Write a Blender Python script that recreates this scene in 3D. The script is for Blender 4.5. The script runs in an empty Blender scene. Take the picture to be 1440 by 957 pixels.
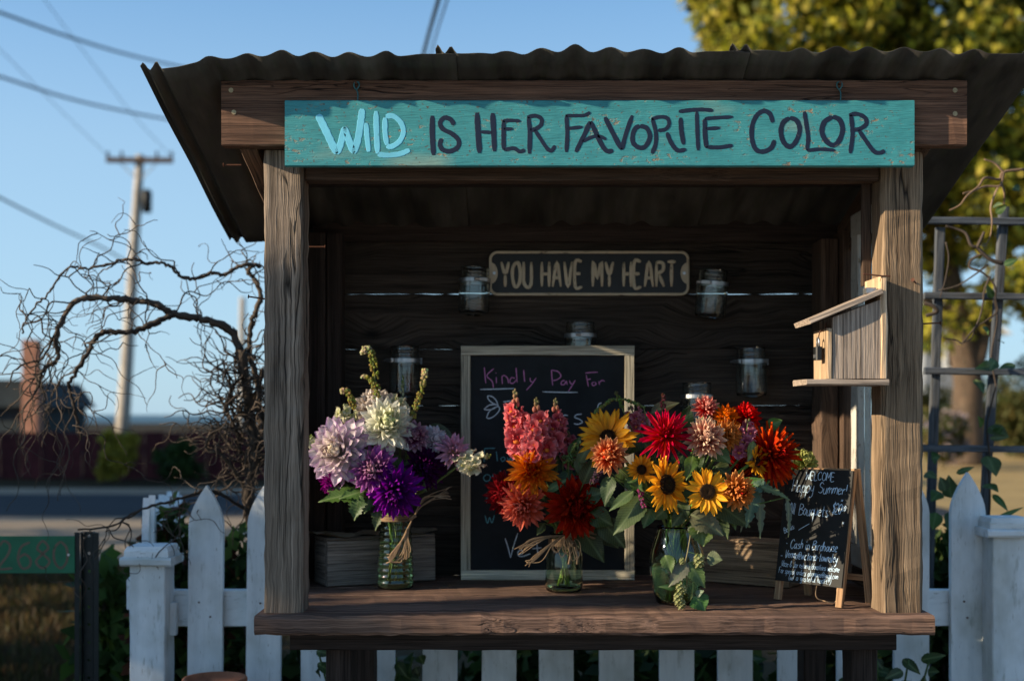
import bpy, math, random
import numpy as np
from mathutils import Vector, Matrix, Quaternion
random.seed(11); rng = np.random.default_rng(7)
R_ = math.radians
scene = bpy.context.scene
COL = scene.collection

# ---------------------------------------------------------------- camera
F = 1800.0; HX, HY = 720.0, 583.0; CZ = 1.3        # focal length and horizon in photo pixels, eye height in metres
cam_d = bpy.data.cameras.new('camera'); cam = bpy.data.objects.new('camera', cam_d); COL.objects.link(cam)
cam.location = (0, 0, CZ); cam.rotation_euler = (R_(90), 0, 0)
cam_d.sensor_width = 36.0; cam_d.lens = 36.0 * F / 1440.0
cam_d.shift_y = (HY - 478.5) / 1440.0
cam_d.clip_start = 0.05; cam_d.clip_end = 60000
cam_d.dof.use_dof = True; cam_d.dof.focus_distance = 2.95; cam_d.dof.aperture_fstop = 2.5
scene.camera = cam

# ---------------------------------------------------------------- sky, sun, exposure
SUN = Vector((-1.0, -0.26, 0.365)).normalized()      # towards the sun
world = bpy.data.worlds.new('World'); scene.world = world; world.use_nodes = True
nt = world.node_tree; bg = nt.nodes['Background']
sky = nt.nodes.new('ShaderNodeTexSky'); sky.sky_type = 'NISHITA'; sky.sun_disc = False
sky.sun_elevation = math.asin(SUN.z); sky.sun_rotation = math.atan2(SUN.x, SUN.y)
sky.air_density = 0.9; sky.dust_density = 0.5; sky.ozone_density = 4.0
def sky_mul(src, k):
    m = nt.nodes.new('ShaderNodeMix'); m.data_type = 'RGBA'; m.blend_type = 'MULTIPLY'; m.inputs[0].default_value = 1.0; m.inputs[7].default_value = tuple(k) + (1,); nt.links.new(src, m.inputs[6]); return m.outputs[2]
gm = nt.nodes.new('ShaderNodeGamma'); gm.inputs[1].default_value = 0.7               # hazier, more even sky than the bare model
nt.links.new(sky_mul(sky.outputs[0], (.21, .225, .235)), gm.inputs[0])
tcw = nt.nodes.new('ShaderNodeTexCoord'); sxyz = nt.nodes.new('ShaderNodeSeparateXYZ'); nt.links.new(tcw.outputs['Generated'], sxyz.inputs[0])
hz = nt.nodes.new('ShaderNodeValToRGB'); he = hz.color_ramp.elements; he[0].position = 0.0; he[0].color = (.72,) * 3 + (1,); he[1].position = 0.33; he[1].color = (0, 0, 0, 1)
he2 = he.new(0.2); he2.color = (.45,) * 3 + (1,); nt.links.new(sxyz.outputs[2], hz.inputs[0])
hm = nt.nodes.new('ShaderNodeMix'); hm.data_type = 'RGBA'; nt.links.new(hz.outputs[0], hm.inputs[0]); hm.inputs[7].default_value = (2.15, 3.0, 3.72, 1)    # pale haze low in the sky, all round
nt.links.new(sky_mul(gm.outputs[0], (2.72, 3.45, 3.78)), hm.inputs[6]); nt.links.new(hm.outputs[2], bg.inputs[0]); bg.inputs[1].default_value = 0.12
sd = bpy.data.lights.new('sun', 'SUN'); sd.energy = 5.0; sd.angle = R_(0.55); sd.color = (1.0, 0.83, 0.6)
so = bpy.data.objects.new('sun', sd); COL.objects.link(so); so.location = (-20, -10, 20)
so.rotation_euler = (-SUN).to_track_quat('-Z', 'Y').to_euler()
scene.view_settings.view_transform = 'Standard'; scene.view_settings.look = 'None'
scene.view_settings.exposure = 0.95; scene.view_settings.gamma = 1.0
scene.view_settings.use_curve_mapping = False
scene.cycles.max_bounces = 10; scene.cycles.transparent_max_bounces = 12
scene.cycles.transmission_bounces = 10

# ---------------------------------------------------------------- helpers
def P(px, py, Y):
    """photo pixel + distance -> point"""
    return Vector(((px - HX) * Y / F, Y, CZ + (HY - py) * Y / F))
def PX(px, Y): return (px - HX) * Y / F
def PZ(py, Y): return CZ + (HY - py) * Y / F
def M(px, Y): return px * Y / F                     # length in pixels -> metres
def V(*a): return Vector(a)
def lerp(a, b, t): return a + (b - a) * t
def smooth(t): t = max(0., min(1., t)); return t * t * (3 - 2 * t)

def spline(pts, n=6):
    """Catmull-Rom through points, n samples per span"""
    pts = [Vector(p) for p in pts]
    if len(pts) < 3: return [pts[0].lerp(pts[-1], i / n) for i in range(n + 1)]
    q = [pts[0] * 2 - pts[1]] + pts + [pts[-1] * 2 - pts[-2]]
    out = []
    for i in range(1, len(q) - 2):
        a, b, c, d = q[i - 1], q[i], q[i + 1], q[i + 2]
        for k in range(n):
            t = k / n
            out.append(0.5 * ((2 * b) + (c - a) * t + (2 * a - 5 * b + 4 * c - d) * t * t + (3 * b - a - 3 * c + d) * t ** 3))
    out.append(pts[-1].copy()); return out

def tag(o, label=None, cat=None, group=None, kind=None):
    if label: o['label'] = label
    if cat: o['category'] = cat
    if group: o['group'] = group
    if kind: o['kind'] = kind
    return o
def empty(name, loc=(0, 0, 0), label=None, cat=None, group=None, rot=None):
    o = bpy.data.objects.new(name, None); COL.objects.link(o); o.location = loc
    o.empty_display_size = 0.05
    if rot is not None: o.rotation_euler = rot
    return tag(o, label, cat, group)
def world_of(o):
    m = o.matrix_basis.copy()
    while o.parent: o = o.parent; m = o.matrix_basis @ m
    return m
def link_copy(src, parent, mat4):
    o = src.copy(); COL.objects.link(o); o.parent = parent; o.matrix_basis = mat4; return o

class MB:
    """collects geometry (verts, faces, grain coordinates, colours) and links it as ONE mesh object"""
    def __init__(s): s.v = []; s.f = []; s.g = []; s.c = []; s.mi = []
    def add(s, v, f, g=None, c=None, mi=0):
        o = len(s.v); s.v += [tuple(p) for p in v]; s.f += [tuple(i + o for i in q) for q in f]
        s.g += [tuple(p) for p in (g if g is not None else v)]
        if c is None: c = [(1, 1, 1)] * len(v)
        elif len(c) == 3 and not hasattr(c[0], '__len__'): c = [c] * len(v)
        s.c += [tuple(q)[:3] for q in c]; s.mi += [mi] * len(f); return s
    def mesh(s, name, mats, smooth_=False, off=None):
        me = bpy.data.meshes.new(name)
        v = s.v if off is None else [(p[0] - off[0], p[1] - off[1], p[2] - off[2]) for p in s.v]
        me.from_pydata(v, [], s.f); n = len(v)
        a = me.attributes.new('gc', 'FLOAT_VECTOR', 'POINT'); a.data.foreach_set('vector', np.array(s.g, dtype=np.float32).ravel())
        c4 = np.ones((n, 4), dtype=np.float32); c4[:, :3] = np.array(s.c, dtype=np.float32)
        a = me.attributes.new('Col', 'FLOAT_COLOR', 'POINT'); a.data.foreach_set('color', c4.ravel())
        if not isinstance(mats, (list, tuple)): mats = [mats]
        for m in mats: me.materials.append(m)
        if len(mats) > 1: me.polygons.foreach_set('material_index', s.mi)
        if smooth_: me.polygons.foreach_set('use_smooth', [True] * len(me.polygons))
        me.update(); return me
    def build(s, name, mats, parent=None, smooth_=False, local=False):
        """parent given: verts are world coords unless local; top-level: origin at the base centre"""
        if parent is not None:
            if local: me = s.mesh(name, mats, smooth_); mw = None
            else:
                inv = world_of(parent).inverted(); s.v = [tuple(inv @ Vector(p)) for p in s.v]; me = s.mesh(name, mats, smooth_)
            o = bpy.data.objects.new(name, me); COL.objects.link(o); o.parent = parent
        else:
            a = np.array(s.v); b = ((a[:, 0].min() + a[:, 0].max()) / 2, (a[:, 1].min() + a[:, 1].max()) / 2, a[:, 2].min())
            me = s.mesh(name, mats, smooth_, off=b); o = bpy.data.objects.new(name, me); COL.objects.link(o); o.location = b
        return o
    # ---- shapes
    def board(s, p0, p1, wdir, w, t, ch=0.003, jit=0.0012, seg=None, g0=None, warp=0.0):
        """a plank from p0 to p1 (centre line), w wide along wdir, t thick; worn chamfered edges"""
        p0 = Vector(p0); p1 = Vector(p1); L = (p1 - p0).length; x = (p1 - p0) / L
        wd = Vector(wdir); wd = (wd - x * wd.dot(x)).normalized(); td = x.cross(wd)
        if seg is None: seg = max(1, min(40, int(L / 0.05)))
        ch = min(ch, w * .3, t * .3); a, b = w / 2, t / 2
        sec = [(-a + ch, -b), (a - ch, -b), (a, -b + ch), (a, b - ch), (a - ch, b), (-a + ch, b), (-a, b - ch), (-a, -b + ch)]
        if g0 is None: g0 = (random.uniform(0, 40), random.uniform(0, 40), random.uniform(0, 40))
        v = []; g = []; f = []
        ph = random.uniform(0, 6)
        for i in range(seg + 1):
            u = i / seg; c = p0 + x * (L * u) + td * (warp * math.sin(u * 3.1 + ph))
            ex = (0 if 0 < i < seg else random.uniform(-1, 1) * jit * .6)
            for (q, r) in sec:
                jq = random.gauss(0, jit * .5); jr = random.gauss(0, jit * .5)
                v.append(c + wd * (q + jq) + td * (r + jr) + x * ex); g.append((g0[0] + L * u, g0[1] + q, g0[2] + r))
        for i in range(seg):
            for k in range(8):
                A = i * 8 + k; B = i * 8 + (k + 1) % 8; f.append((A, B, B + 8, A + 8))
        f.append(tuple(reversed(range(8)))); f.append(tuple(seg * 8 + k for k in range(8)))
        return s.add(v, f, g)
    def box(s, lo, hi, axis=0, **k):
        lo = Vector(lo); hi = Vector(hi); c = (lo + hi) / 2; d = hi - lo; e = [V(1, 0, 0), V(0, 1, 0), V(0, 0, 1)]
        o = [(1, 2), (2, 0), (0, 1)][axis]
        return s.board(c - e[axis] * d[axis] / 2, c + e[axis] * d[axis] / 2, e[o[0]], d[o[0]], d[o[1]], **k)
    def tube(s, pts, r, n=8, col=None, cap=True, flat=None, sec=None):
        """swept tube; r a number or list; flat=(normal, height ratio) squashes the section along a fixed normal"""
        pts = [Vector(p) for p in pts]; m = len(pts)
        if not hasattr(r, '__len__'): r = [r] * m
        T = []
        for i in range(m):
            d = pts[min(i + 1, m - 1)] - pts[max(i - 1, 0)]
            T.append(d.normalized() if d.length > 1e-9 else (T[-1] if T else V(0, 0, 1)))
        N = Vector(flat[0]).normalized() if flat else (T[0].cross(V(0.31, 0.77, 0.56))).normalized()
        v = []; g = []; f = []; cc = []; al = 0; go = random.uniform(0, 30)
        for i in range(m):
            if i: al += (pts[i] - pts[i - 1]).length
            if flat: B = T[i].cross(N); B = B.normalized() if B.length > 1e-6 else V(1, 0, 0); n1 = N; h = flat[1]
            else:
                N = N - T[i] * N.dot(T[i]); N = N.normalized() if N.length > 1e-6 else T[i].orthogonal().normalized(); B = T[i].cross(N); n1 = N; h = 1
            for k in range(n):
                a = 2 * math.pi * k / n
                if sec: v.append(pts[i] + B * (sec[k][0] * r[i]) + n1 * sec[k][1])
                else: v.append(pts[i] + B * (math.cos(a) * r[i]) + n1 * (math.sin(a) * r[i] * h))
                g.append((go + al, math.cos(a) * r[i], math.sin(a) * r[i]))
                cc.append(col[i] if col and hasattr(col[0], '__len__') else (col or (1, 1, 1)))
        for i in range(m - 1):
            for k in range(n):
                A = i * n + k; B_ = i * n + (k + 1) % n; f.append((A, B_, B_ + n, A + n))
        if cap: f.append(tuple(reversed(range(n)))); f.append(tuple((m - 1) * n + k for k in range(n)))
        return s.add(v, f, g, cc)
    def lathe(s, prof, c=(0, 0, 0), n=32, col=None, closed=False):
        v = []; f = []; m = len(prof)
        for (r, z) in prof:
            for k in range(n):
                a = 2 * math.pi * k / n; v.append((c[0] + r * math.cos(a), c[1] + r * math.sin(a), c[2] + z))
        for i in range(m - 1 + (1 if closed else 0)):
            j = (i + 1) % m
            for k in range(n):
                k2 = (k + 1) % n; f.append((i * n + k, i * n + k2, j * n + k2, j * n + k))
        if not closed: f.append(tuple(reversed(range(n)))); f.append(tuple((m - 1) * n + k for k in range(n)))
        return s.add(v, f, None, col)
    def prism(s, poly, o, ex, ey, ez, t):
        """polygon (x,y) in the plane o+ex,ey extruded by t along ez"""
        o = Vector(o); ex = Vector(ex); ey = Vector(ey); ez = Vector(ez); n = len(poly); g0 = random.uniform(0, 30)
        v = [o + ex * x + ey * y for x, y in poly] + [o + ex * x + ey * y + ez * t for x, y in poly]
        g = [(g0 + y, x, 0) for x, y in poly] + [(g0 + y, x, t) for x, y in poly]
        f = [tuple(range(n))[::-1], tuple(range(n, 2 * n))] + [(i, (i + 1) % n, n + (i + 1) % n, n + i) for i in range(n)]
        return s.add(v, f, g)
    def ball(s, c, r, n=8, m=6, col=None, sc=(1, 1, 1)):
        v = []; f = []
        for i in range(1, m):
            th = math.pi * i / m
            for k in range(n):
                a = 2 * math.pi * k / n; v.append((c[0] + r * sc[0] * math.sin(th) * math.cos(a), c[1] + r * sc[1] * math.sin(th) * math.sin(a), c[2] + r * sc[2] * math.cos(th)))
        t = len(v); v.append((c[0], c[1], c[2] + r * sc[2])); v.append((c[0], c[1], c[2] - r * sc[2]))
        for i in range(m - 2):
            for k in range(n):
                k2 = (k + 1) % n; f.append((i * n + k, i * n + n + k, i * n + n + k2, i * n + k2))
        for k in range(n): f.append((t, k, (k + 1) % n)); f.append((t + 1, (m - 2) * n + (k + 1) % n, (m - 2) * n + k))
        return s.add(v, f, None, col)

# ---------------------------------------------------------------- materials
class NT:
    def __init__(s, name):
        s.m = bpy.data.materials.new(name); s.m.use_nodes = True; s.t = s.m.node_tree; s.b = s.t.nodes['Principled BSDF']; s.out = s.t.nodes['Material Output']
    def n(s, typ, **k):
        nd = s.t.nodes.new('ShaderNode' + typ)
        for a, b in k.items():
            if a in ('op',): nd.operation = b
            else: setattr(nd, a, b)
        return nd
    def l(s, a, b): s.t.links.new(a, b)
    def setin(s, nd, i, val):
        if hasattr(val, 'is_output') or isinstance(val, bpy.types.NodeSocket): s.l(val, nd.inputs[i])
        else: nd.inputs[i].default_value = val
    def attr(s, a='gc', out='Vector'): nd = s.n('Attribute', attribute_name=a); return nd.outputs[out]
    def map(s, vec, sc, loc=(0, 0, 0)):
        nd = s.n('Mapping'); s.l(vec, nd.inputs['Vector']); nd.inputs['Scale'].default_value = sc; nd.inputs['Location'].default_value = loc; return nd.outputs[0]
    def noise(s, vec, scale=1, detail=4, rough=.55, dist=0):
        nd = s.n('TexNoise'); s.l(vec, nd.inputs['Vector']); nd.inputs['Scale'].default_value = scale; nd.inputs['Detail'].default_value = detail
        nd.inputs['Roughness'].default_value = rough; nd.inputs['Distortion'].default_value = dist; return nd.outputs['Fac']
    def ramp(s, fac, stops):
        nd = s.n('ValToRGB'); e = nd.color_ramp.elements
        while len(e) < len(stops): e.new(0.5)
        for q, (p, c) in zip(e, stops): q.position = p; q.color = tuple(c)[:3] + (1,) if hasattr(c, '__len__') else (c, c, c, 1)
        s.l(fac, nd.inputs[0]); return nd.outputs[0]
    def math(s, op, a, b=0.0):
        nd = s.n('Math', op=op); s.setin(nd, 0, a); s.setin(nd, 1, b); return nd.outputs[0]
    def mix(s, fac, a, b, blend='MIX'):
        nd = s.n('Mix', data_type='RGBA', blend_type=blend); s.setin(nd, 0, fac)
        for i, val in ((6, a), (7, b)):
            if isinstance(val, bpy.types.NodeSocket): s.l(val, nd.inputs[i])
            else: nd.inputs[i].default_value = tuple(val)[:3] + (1,)
        return nd.outputs[2]
    def bump(s, h, strength=.4, dist=.002):
        nd = s.n('Bump'); nd.inputs['Strength'].default_value = strength; nd.inputs['Distance'].default_value = dist; s.l(h, nd.inputs['Height']); s.l(nd.outputs[0], s.b.inputs['Normal']); return nd.outputs[0]
    def base(s, c, rough=.8, spec=.3, metal=0.):
        s.setin(s.b, 'Base Color', c if isinstance(c, bpy.types.NodeSocket) else tuple(c)[:3] + (1,))
        s.setin(s.b, 'Roughness', rough); s.b.inputs['Specular IOR Level'].default_value = spec; s.b.inputs['Metallic'].default_value = metal; return s.m

def wood(name, c0, c1, c2=None, ring=60, fib=300, bump=.5, knots=0., blotch=3., rough=.85, crack=0.):
    n = NT(name); gc = n.attr()
    oi = n.n('ObjectInfo'); sh = n.n('VectorMath', op='ADD'); n.l(gc, sh.inputs[0])
    vec = sh.outputs[0]; mul = n.math('MULTIPLY', oi.outputs['Random'], 37.0); cmb = n.n('CombineXYZ')
    for i in range(3): n.l(mul, cmb.inputs[i])
    n.l(cmb.outputs[0], sh.inputs[1])
    kn = None
    if knots > 0:
        vo = n.n('TexVoronoi'); n.l(n.map(vec, (3.2, 7.5, 0.0)), vo.inputs['Vector']); vo.inputs['Scale'].default_value = 1.0; vo.inputs['Randomness'].default_value = 1.0
        d = vo.outputs['Distance']; kn = n.ramp(d, [(0.03 * knots, 1.0), (0.13 * knots, 0.0)])
        pull = n.math('MULTIPLY', n.ramp(d, [(0.0, 1.0), (0.45, 0.0)]), 0.05)
        wv = n.n('CombineXYZ'); n.l(pull, wv.inputs[1]); ad = n.n('VectorMath', op='ADD'); n.l(vec, ad.inputs[0]); n.l(wv.outputs[0], ad.inputs[1]); vec = ad.outputs[0]
    a = n.noise(n.map(vec, (1.1, ring, ring)), 1, 5, .65, .22)
    b = n.noise(n.map(vec, (7, fib, fib)), 1, 3, .6, 0)
    bl = n.noise(n.map(vec, (blotch, blotch * 3, blotch * 3)), 1, 5, .6, 0)
    col = n.mix(n.ramp(a, [(0.34, 0.0), (0.66, 1.0)]), c0, c1)
    if c2 is not None: col = n.mix(n.ramp(bl, [(0.46, 0.0), (0.64, 0.85)]), col, c2)
    col = n.mix(1.0, col, n.ramp(oi.outputs['Random'], [(0.0, (.78, .76, .74)), (1.0, (1.25, 1.22, 1.2))]), 'MULTIPLY')
    col = n.mix(.85, col, n.ramp(b, [(0.32, (.22, .21, .20)), (0.50, (.85, .85, .85)), (0.68, (1.3, 1.3, 1.3))]), 'MULTIPLY')
    h = n.math('ADD', n.math('MULTIPLY', a, .6), b)
    if crack > 0:
        ck = n.noise(n.map(vec, (2.6, 46, 46), (3, 9, 4)), 1, 2, .5, .8)
        cm = n.ramp(n.math('ABSOLUTE', n.math('SUBTRACT', ck, .5)), [(0.0, 1.0), (0.018 * crack, 0.0)])
        cm = n.math('MULTIPLY', cm, n.ramp(n.noise(n.map(vec, (2, 9, 9), (7, 1, 2)), 1, 1), [(0.5, 0.0), (0.62, 1.0)]))
        col = n.mix(cm, col, tuple(q * .12 for q in c0)); h = n.math('SUBTRACT', h, n.math('MULTIPLY', cm, 1.6))
    if kn is not None: col = n.mix(kn, col, tuple(q * .25 for q in c0))
    n.bump(h, bump, .003); return n.base(col, rough, .25)

def plain(name, c, rough=.6, spec=.4, metal=0., var=.25, sc=20, bump=0.):
    n = NT(name); tc = n.n('TexCoord').outputs['Object']; f = n.noise(tc, sc, 5, .6)
    col = n.mix(n.ramp(f, [(0.3, 0.0), (0.7, 1.0)]), tuple(q * (1 - var) for q in c), tuple(min(1, q * (1 + var)) for q in c))
    if bump: n.bump(f, bump, .002)
    return n.base(col, rough, spec, metal)
def colmat(name, rough=.6, trans=.25, spec=.25, var=.15, sc=90, bump=.2):
    """colour from the petal / leaf's own colour attribute, thin and slightly translucent"""
    n = NT(name); c = n.attr('Col', 'Color'); f = n.noise(n.map(n.attr(), (sc, sc * 4, sc)), 1, 3)
    col = n.mix(1.0, c, n.ramp(f, [(0.3, (1 - var,) * 3), (0.7, (1 + var * .6,) * 3)]), 'MULTIPLY')
    n.base(col, rough, spec); n.bump(f, bump, .0006)
    if trans > 0:
        tr = n.n('BsdfTranslucent'); n.l(col, tr.inputs[0]); mx = n.n('MixShader'); mx.inputs[0].default_value = trans
        n.l(n.b.outputs[0], mx.inputs[1]); n.l(tr.outputs[0], mx.inputs[2]); n.l(mx.outputs[0], n.out.inputs[0])
    return n.m
def glass(name, c=(.93, .97, .95), rough=.02, ior=1.45):
    n = NT(name); n.base(c, rough, .5); n.b.inputs['Transmission Weight'].default_value = 1.0; n.b.inputs['IOR'].default_value = ior; return n.m

W_POST = wood('weathered_post', (.085, .062, .045), (.31, .245, .19), (.21, .165, .125), 46, 330, 1.0, 0, 4, crack=2.2)
W_POST2 = wood('weathered_post_tan', (.10, .064, .038), (.37, .265, .17), (.24, .175, .115), 52, 300, 1.0, 0, 5, crack=2.4)
W_FASC = wood('fascia_wood', (.075, .038, .024), (.21, .115, .073), (.12, .068, .046), 70, 380, .7, 0, 3, crack=.7)
W_WALL = wood('wall_plank_wood', (.020, .015, .012), (.075, .058, .045), (.036, .029, .023), 55, 330, 1.0, 1.0, 3, crack=1.2)
W_CNT = wood('counter_wood', (.075, .042, .030), (.28, .17, .12), (.14, .086, .066), 46, 260, .7, .8, 2.5, crack=1.)
W_BROWN = wood('brown_board', (.05, .03, .02), (.13, .082, .055), (.08, .055, .04), 55, 320, .6, .7)
W_DARK = wood('dark_stained_board', (.022, .015, .012), (.05, .036, .03), None, 55, 320, .5)
W_FRAME = wood('chalkboard_frame_wood', (.36, .33, .25), (.56, .52, .41), None, 60, 300, .3)
W_BIRD = wood('birdhouse_grey_wood', (.17, .13, .10), (.47, .39, .32), (.33, .27, .22), 150, 240, 1.0, 0, 4)
W_BIRD2 = wood('birdhouse_tan_wood', (.36, .24, .14), (.56, .42, .28), None, 60, 260, .5)
W_PINE = wood('easel_pine', (.33, .19, .10), (.50, .33, .19), None, 50, 260, .3)
W_BOX = wood('grey_box_wood', (.13, .105, .085), (.30, .25, .205), (.22, .19, .16), 45, 260, .7, 0, 5)
W_BOX2 = wood('tan_box_wood', (.19, .13, .08), (.34, .25, .165), None, 45, 260, .5)
W_TREL = wood('grey_painted_lattice', (.042, .052, .066), (.085, .098, .115), (.12, .125, .13), 45, 220, .4)

# more materials -------------------------------------------------------
def m_sheet():
    n = NT('weathered_roof_sheet'); g = n.attr(); a = n.noise(n.map(g, (3, 12, 12)), 1, 6, .65); b = n.noise(n.map(g, (14, 60, 60)), 1, 5, .6)
    c = n.mix(n.ramp(a, [(.38, 0.), (.66, 1.)]), (.028, .025, .022), (.085, .079, .068))
    c = n.mix(n.ramp(b, [(.5, 0.), (.72, .7)]), c, (.045, .05, .03)); c = n.mix(n.ramp(b, [(.2, .6), (.36, 0.)]), c, (.06, .035, .02))
    n.bump(b, .3, .002); return n.base(c, n.ramp(a, [(.3, .45), (.7, .8)]), .3)
def m_teal():
    n = NT('teal_sign_paint'); g = n.attr(); a = n.noise(n.map(g, (9, 22, 22)), 1, 6, .7); b = n.noise(n.map(g, (55, 90, 90)), 1, 4, .65)
    f = n.noise(n.map(g, (10, 240, 240)), 1, 3, .6)
    rot = n.n('Mapping'); n.l(g, rot.inputs[0]); rot.inputs['Rotation'].default_value = (0, 0, R_(38)); rot.inputs['Scale'].default_value = (30, 420, 1)
    saw = n.noise(rot.outputs[0], 1, 2, .5)
    c = n.mix(n.ramp(a, [(.3, 0.), (.7, 1.)]), (.030, .205, .225), (.055, .30, .315))
    pale = n.noise(n.map(g, (3.2, 9, 9), (5, 2, 2)), 1, 3, .55)
    c = n.mix(n.ramp(pale, [(.60, 0.), (.74, .55)]), c, (.30, .36, .27))
    wear = n.math('MULTIPLY', n.ramp(b, [(.56, 0.), (.62, 1.)]), n.ramp(a, [(.52, 0.), (.6, 1.)]))
    c = n.mix(wear, c, (.24, .18, .12)); c = n.mix(.5, c, n.ramp(saw, [(.35, (.72,) * 3), (.6, (1.1,) * 3)]), 'MULTIPLY')
    sp = n.noise(n.map(g, (150, 150, 150)), 1, 2, .5); c = n.mix(n.ramp(sp, [(.66, 0.), (.70, .8)]), c, (.10, .07, .05))
    h = n.math('ADD', n.math('MULTIPLY', saw, 1.0), n.math('ADD', n.math('MULTIPLY', f, .4), n.math('MULTIPLY', wear, -1.2)))
    n.bump(h, .55, .0022); return n.base(c, .62, .35)
def paintmat(name, c, wear=(.30, .26, .2), amt=.62, rough=.6):
    n = NT(name); g = n.attr(); a = n.noise(n.map(g, (40, 90, 90)), 1, 5, .65); b = n.noise(n.map(g, (9, 20, 20)), 1, 4)
    col = n.mix(n.ramp(b, [(.3, 0.), (.7, 1.)]), tuple(q * .8 for q in c), tuple(min(1, q * 1.12) for q in c))
    col = n.mix(n.ramp(a, [(amt, 0.), (amt + .05, .8)]), col, wear); n.bump(a, .35, .001); return n.base(col, rough, .35)
def m_white():
    n = NT('white_fence_paint'); g = n.attr(); a = n.noise(n.map(g, (3, 24, 24)), 1, 5, .65); b = n.noise(n.map(g, (10, 260, 260)), 1, 3)
    ck = n.noise(n.map(g, (26, 300, 300)), 1, 2); st = n.noise(n.map(g, (7, 30, 30), (4, 4, 4)), 1, 6, .7); big = n.noise(n.map(g, (4, 5, 5)), 1, 4)
    c = n.mix(n.ramp(a, [(.3, 0.), (.7, 1.)]), (.62, .66, .68), (.80, .83, .84)); c = n.mix(n.ramp(ck, [(.68, 0.), (.72, .75)]), c, (.2, .18, .15))
    c = n.mix(n.ramp(big, [(.48, 0.), (.70, .6)]), c, (.32, .33, .27)); c = n.mix(n.ramp(st, [(.58, 0.), (.7, .6)]), c, (.20, .22, .17))
    n.bump(b, .35, .0015); return n.base(c, .65, .3)
def m_ground():
    n = NT('dry_grass_ground'); g = n.n('TexCoord').outputs['Object']; a = n.noise(n.map(g, (.35, .35, 1)), 1, 6, .65); b = n.noise(n.map(g, (9, 9, 9)), 1, 5, .7)
    c = n.mix(n.ramp(a, [(.35, 0.), (.65, 1.)]), (.013, .011, .004), (.04, .026, .010)); c = n.mix(.8, c, n.ramp(b, [(.3, (.5,) * 3), (.7, (1.25,) * 3)]), 'MULTIPLY')
    n.bump(b, .8, .03); return n.base(c, .95, .1)
def m_road(name, c, s=30):
    n = NT(name); g = n.n('TexCoord').outputs['Object']; a = n.noise(n.map(g, (.5, 1.6, 1)), 1, 5, .6); b = n.noise(g, s, 4, .7)
    q = n.mix(n.ramp(a, [(.3, 0.), (.7, 1.)]), tuple(k * .75 for k in c), tuple(k * 1.25 for k in c)); q = n.mix(.7, q, n.ramp(b, [(.3, (.7,) * 3), (.7, (1.2,) * 3)]), 'MULTIPLY')
    n.bump(b, .5, .01); return n.base(q, .9, .2)
def m_sea():
    n = NT('sea_water'); g = n.n('TexCoord').outputs['Object']; a = n.noise(n.map(g, (.05, .3, 1)), 1, 5, .6); n.bump(a, .5, .4)
    return n.base((.045, .10, .14), .6, .2)
T_SHEET, T_TEAL, T_WHITE, T_GROUND, T_SEA = m_sheet(), m_teal(), m_white(), m_ground(), m_sea()
T_NAVY = paintmat('navy_letter_paint', (.007, .013, .034), (.10, .09, .08), .66, .5)
T_SKYB = paintmat('light_blue_letter_paint', (.16, .55, .72), (.10, .36, .42), .68, .55)
T_TAN = paintmat('tan_enamel', (.50, .42, .30), (.05, .04, .03), .60, .5)
T_BLACK = plain('black_enamel', (.010, .011, .012), .45, .35, 0, .3, 30, .1)
T_SLATE = plain('chalkboard_black', (.011, .013, .015), .75, .25, 0, .45, 9)
T_SLATE2 = plain('easel_chalkboard_black', (.016, .016, .015), .65, .25, 0, .3, 14)
T_STEEL = plain('dull_steel', (.42, .43, .44), .38, .5, .9, .25, 60)
T_RUST = plain('rusty_nail', (.10, .042, .025), .8, .3, .3, .4, 120)
T_GALV = plain('screw_brass', (.33, .24, .13), .45, .5, .7, .3, 90)
T_BLKMET = plain('dark_green_black_metal', (.012, .017, .018), .45, .4, .4, .3, 30)
T_GREENSIGN = plain('green_reflective_sheet', (.010, .13, .06), .55, .4, 0, .2, 12)
T_DIGIT = paintmat('faded_digit', (.16, .11, .075), (.02, .08, .04), .60, .7)
T_WINDOW = paintmat('flaking_white_window_paint', (.52, .50, .45), (.2, .15, .1), .60, .7)
T_GLASS = glass('clear_jar_glass'); T_PANE = glass('old_window_glass', (.9, .95, .93)); T_GREENGL = glass('greenish_vase_glass', (.84, .93, .76))
T_WATER = glass('vase_water', (.74, .82, .50), 0.0, 1.33)
T_BARK = wood('hazel_bark', (.035, .026, .02), (.10, .078, .06), None, 40, 300, .6)
T_TWIG = wood('pale_twig_bark', (.12, .075, .045), (.30, .21, .14), None, 40, 300, .5)
T_TREEBARK = wood('tree_bark', (.06, .042, .028), (.16, .11, .075), (.09, .07, .05), 12, 60, 1.)
T_POLE = wood('utility_pole_wood', (.30, .27, .23), (.50, .46, .40), None, 8, 40, .4)
T_WIRE = plain('black_cable', (.012, .014, .016), .6, .3)
T_PETAL = colmat('petal', .6, .38, .2, .30, 45, .35)
def m_leaf():
    m = colmat('leaf', .5, .22, .35, .22, 45, .5); t = m.node_tree; n = NT.__new__(NT); n.m = m; n.t = t; n.b = t.nodes['Principled BSDF']; n.out = t.nodes['Material Output']
    sp = n.n('SeparateXYZ'); n.l(n.attr(), sp.inputs[0]); w = n.math('SUBTRACT', sp.outputs[0], n.math('MULTIPLY', n.math('ABSOLUTE', sp.outputs[1]), .9))
    v = n.math('MAXIMUM', n.ramp(n.math('SINE', n.math('MULTIPLY', w, 820.)), [(.80, 0.), (1., .6)]), n.ramp(n.math('ABSOLUTE', sp.outputs[1]), [(.0003, 1.), (.0009, 0.)]))
    src = n.b.inputs['Base Color'].links[0].from_socket; mixd = n.mix(n.math('MULTIPLY', v, .45), src, (.22, .27, .12)); n.l(mixd, n.b.inputs['Base Color']); return m
T_LEAF = m_leaf()
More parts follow.
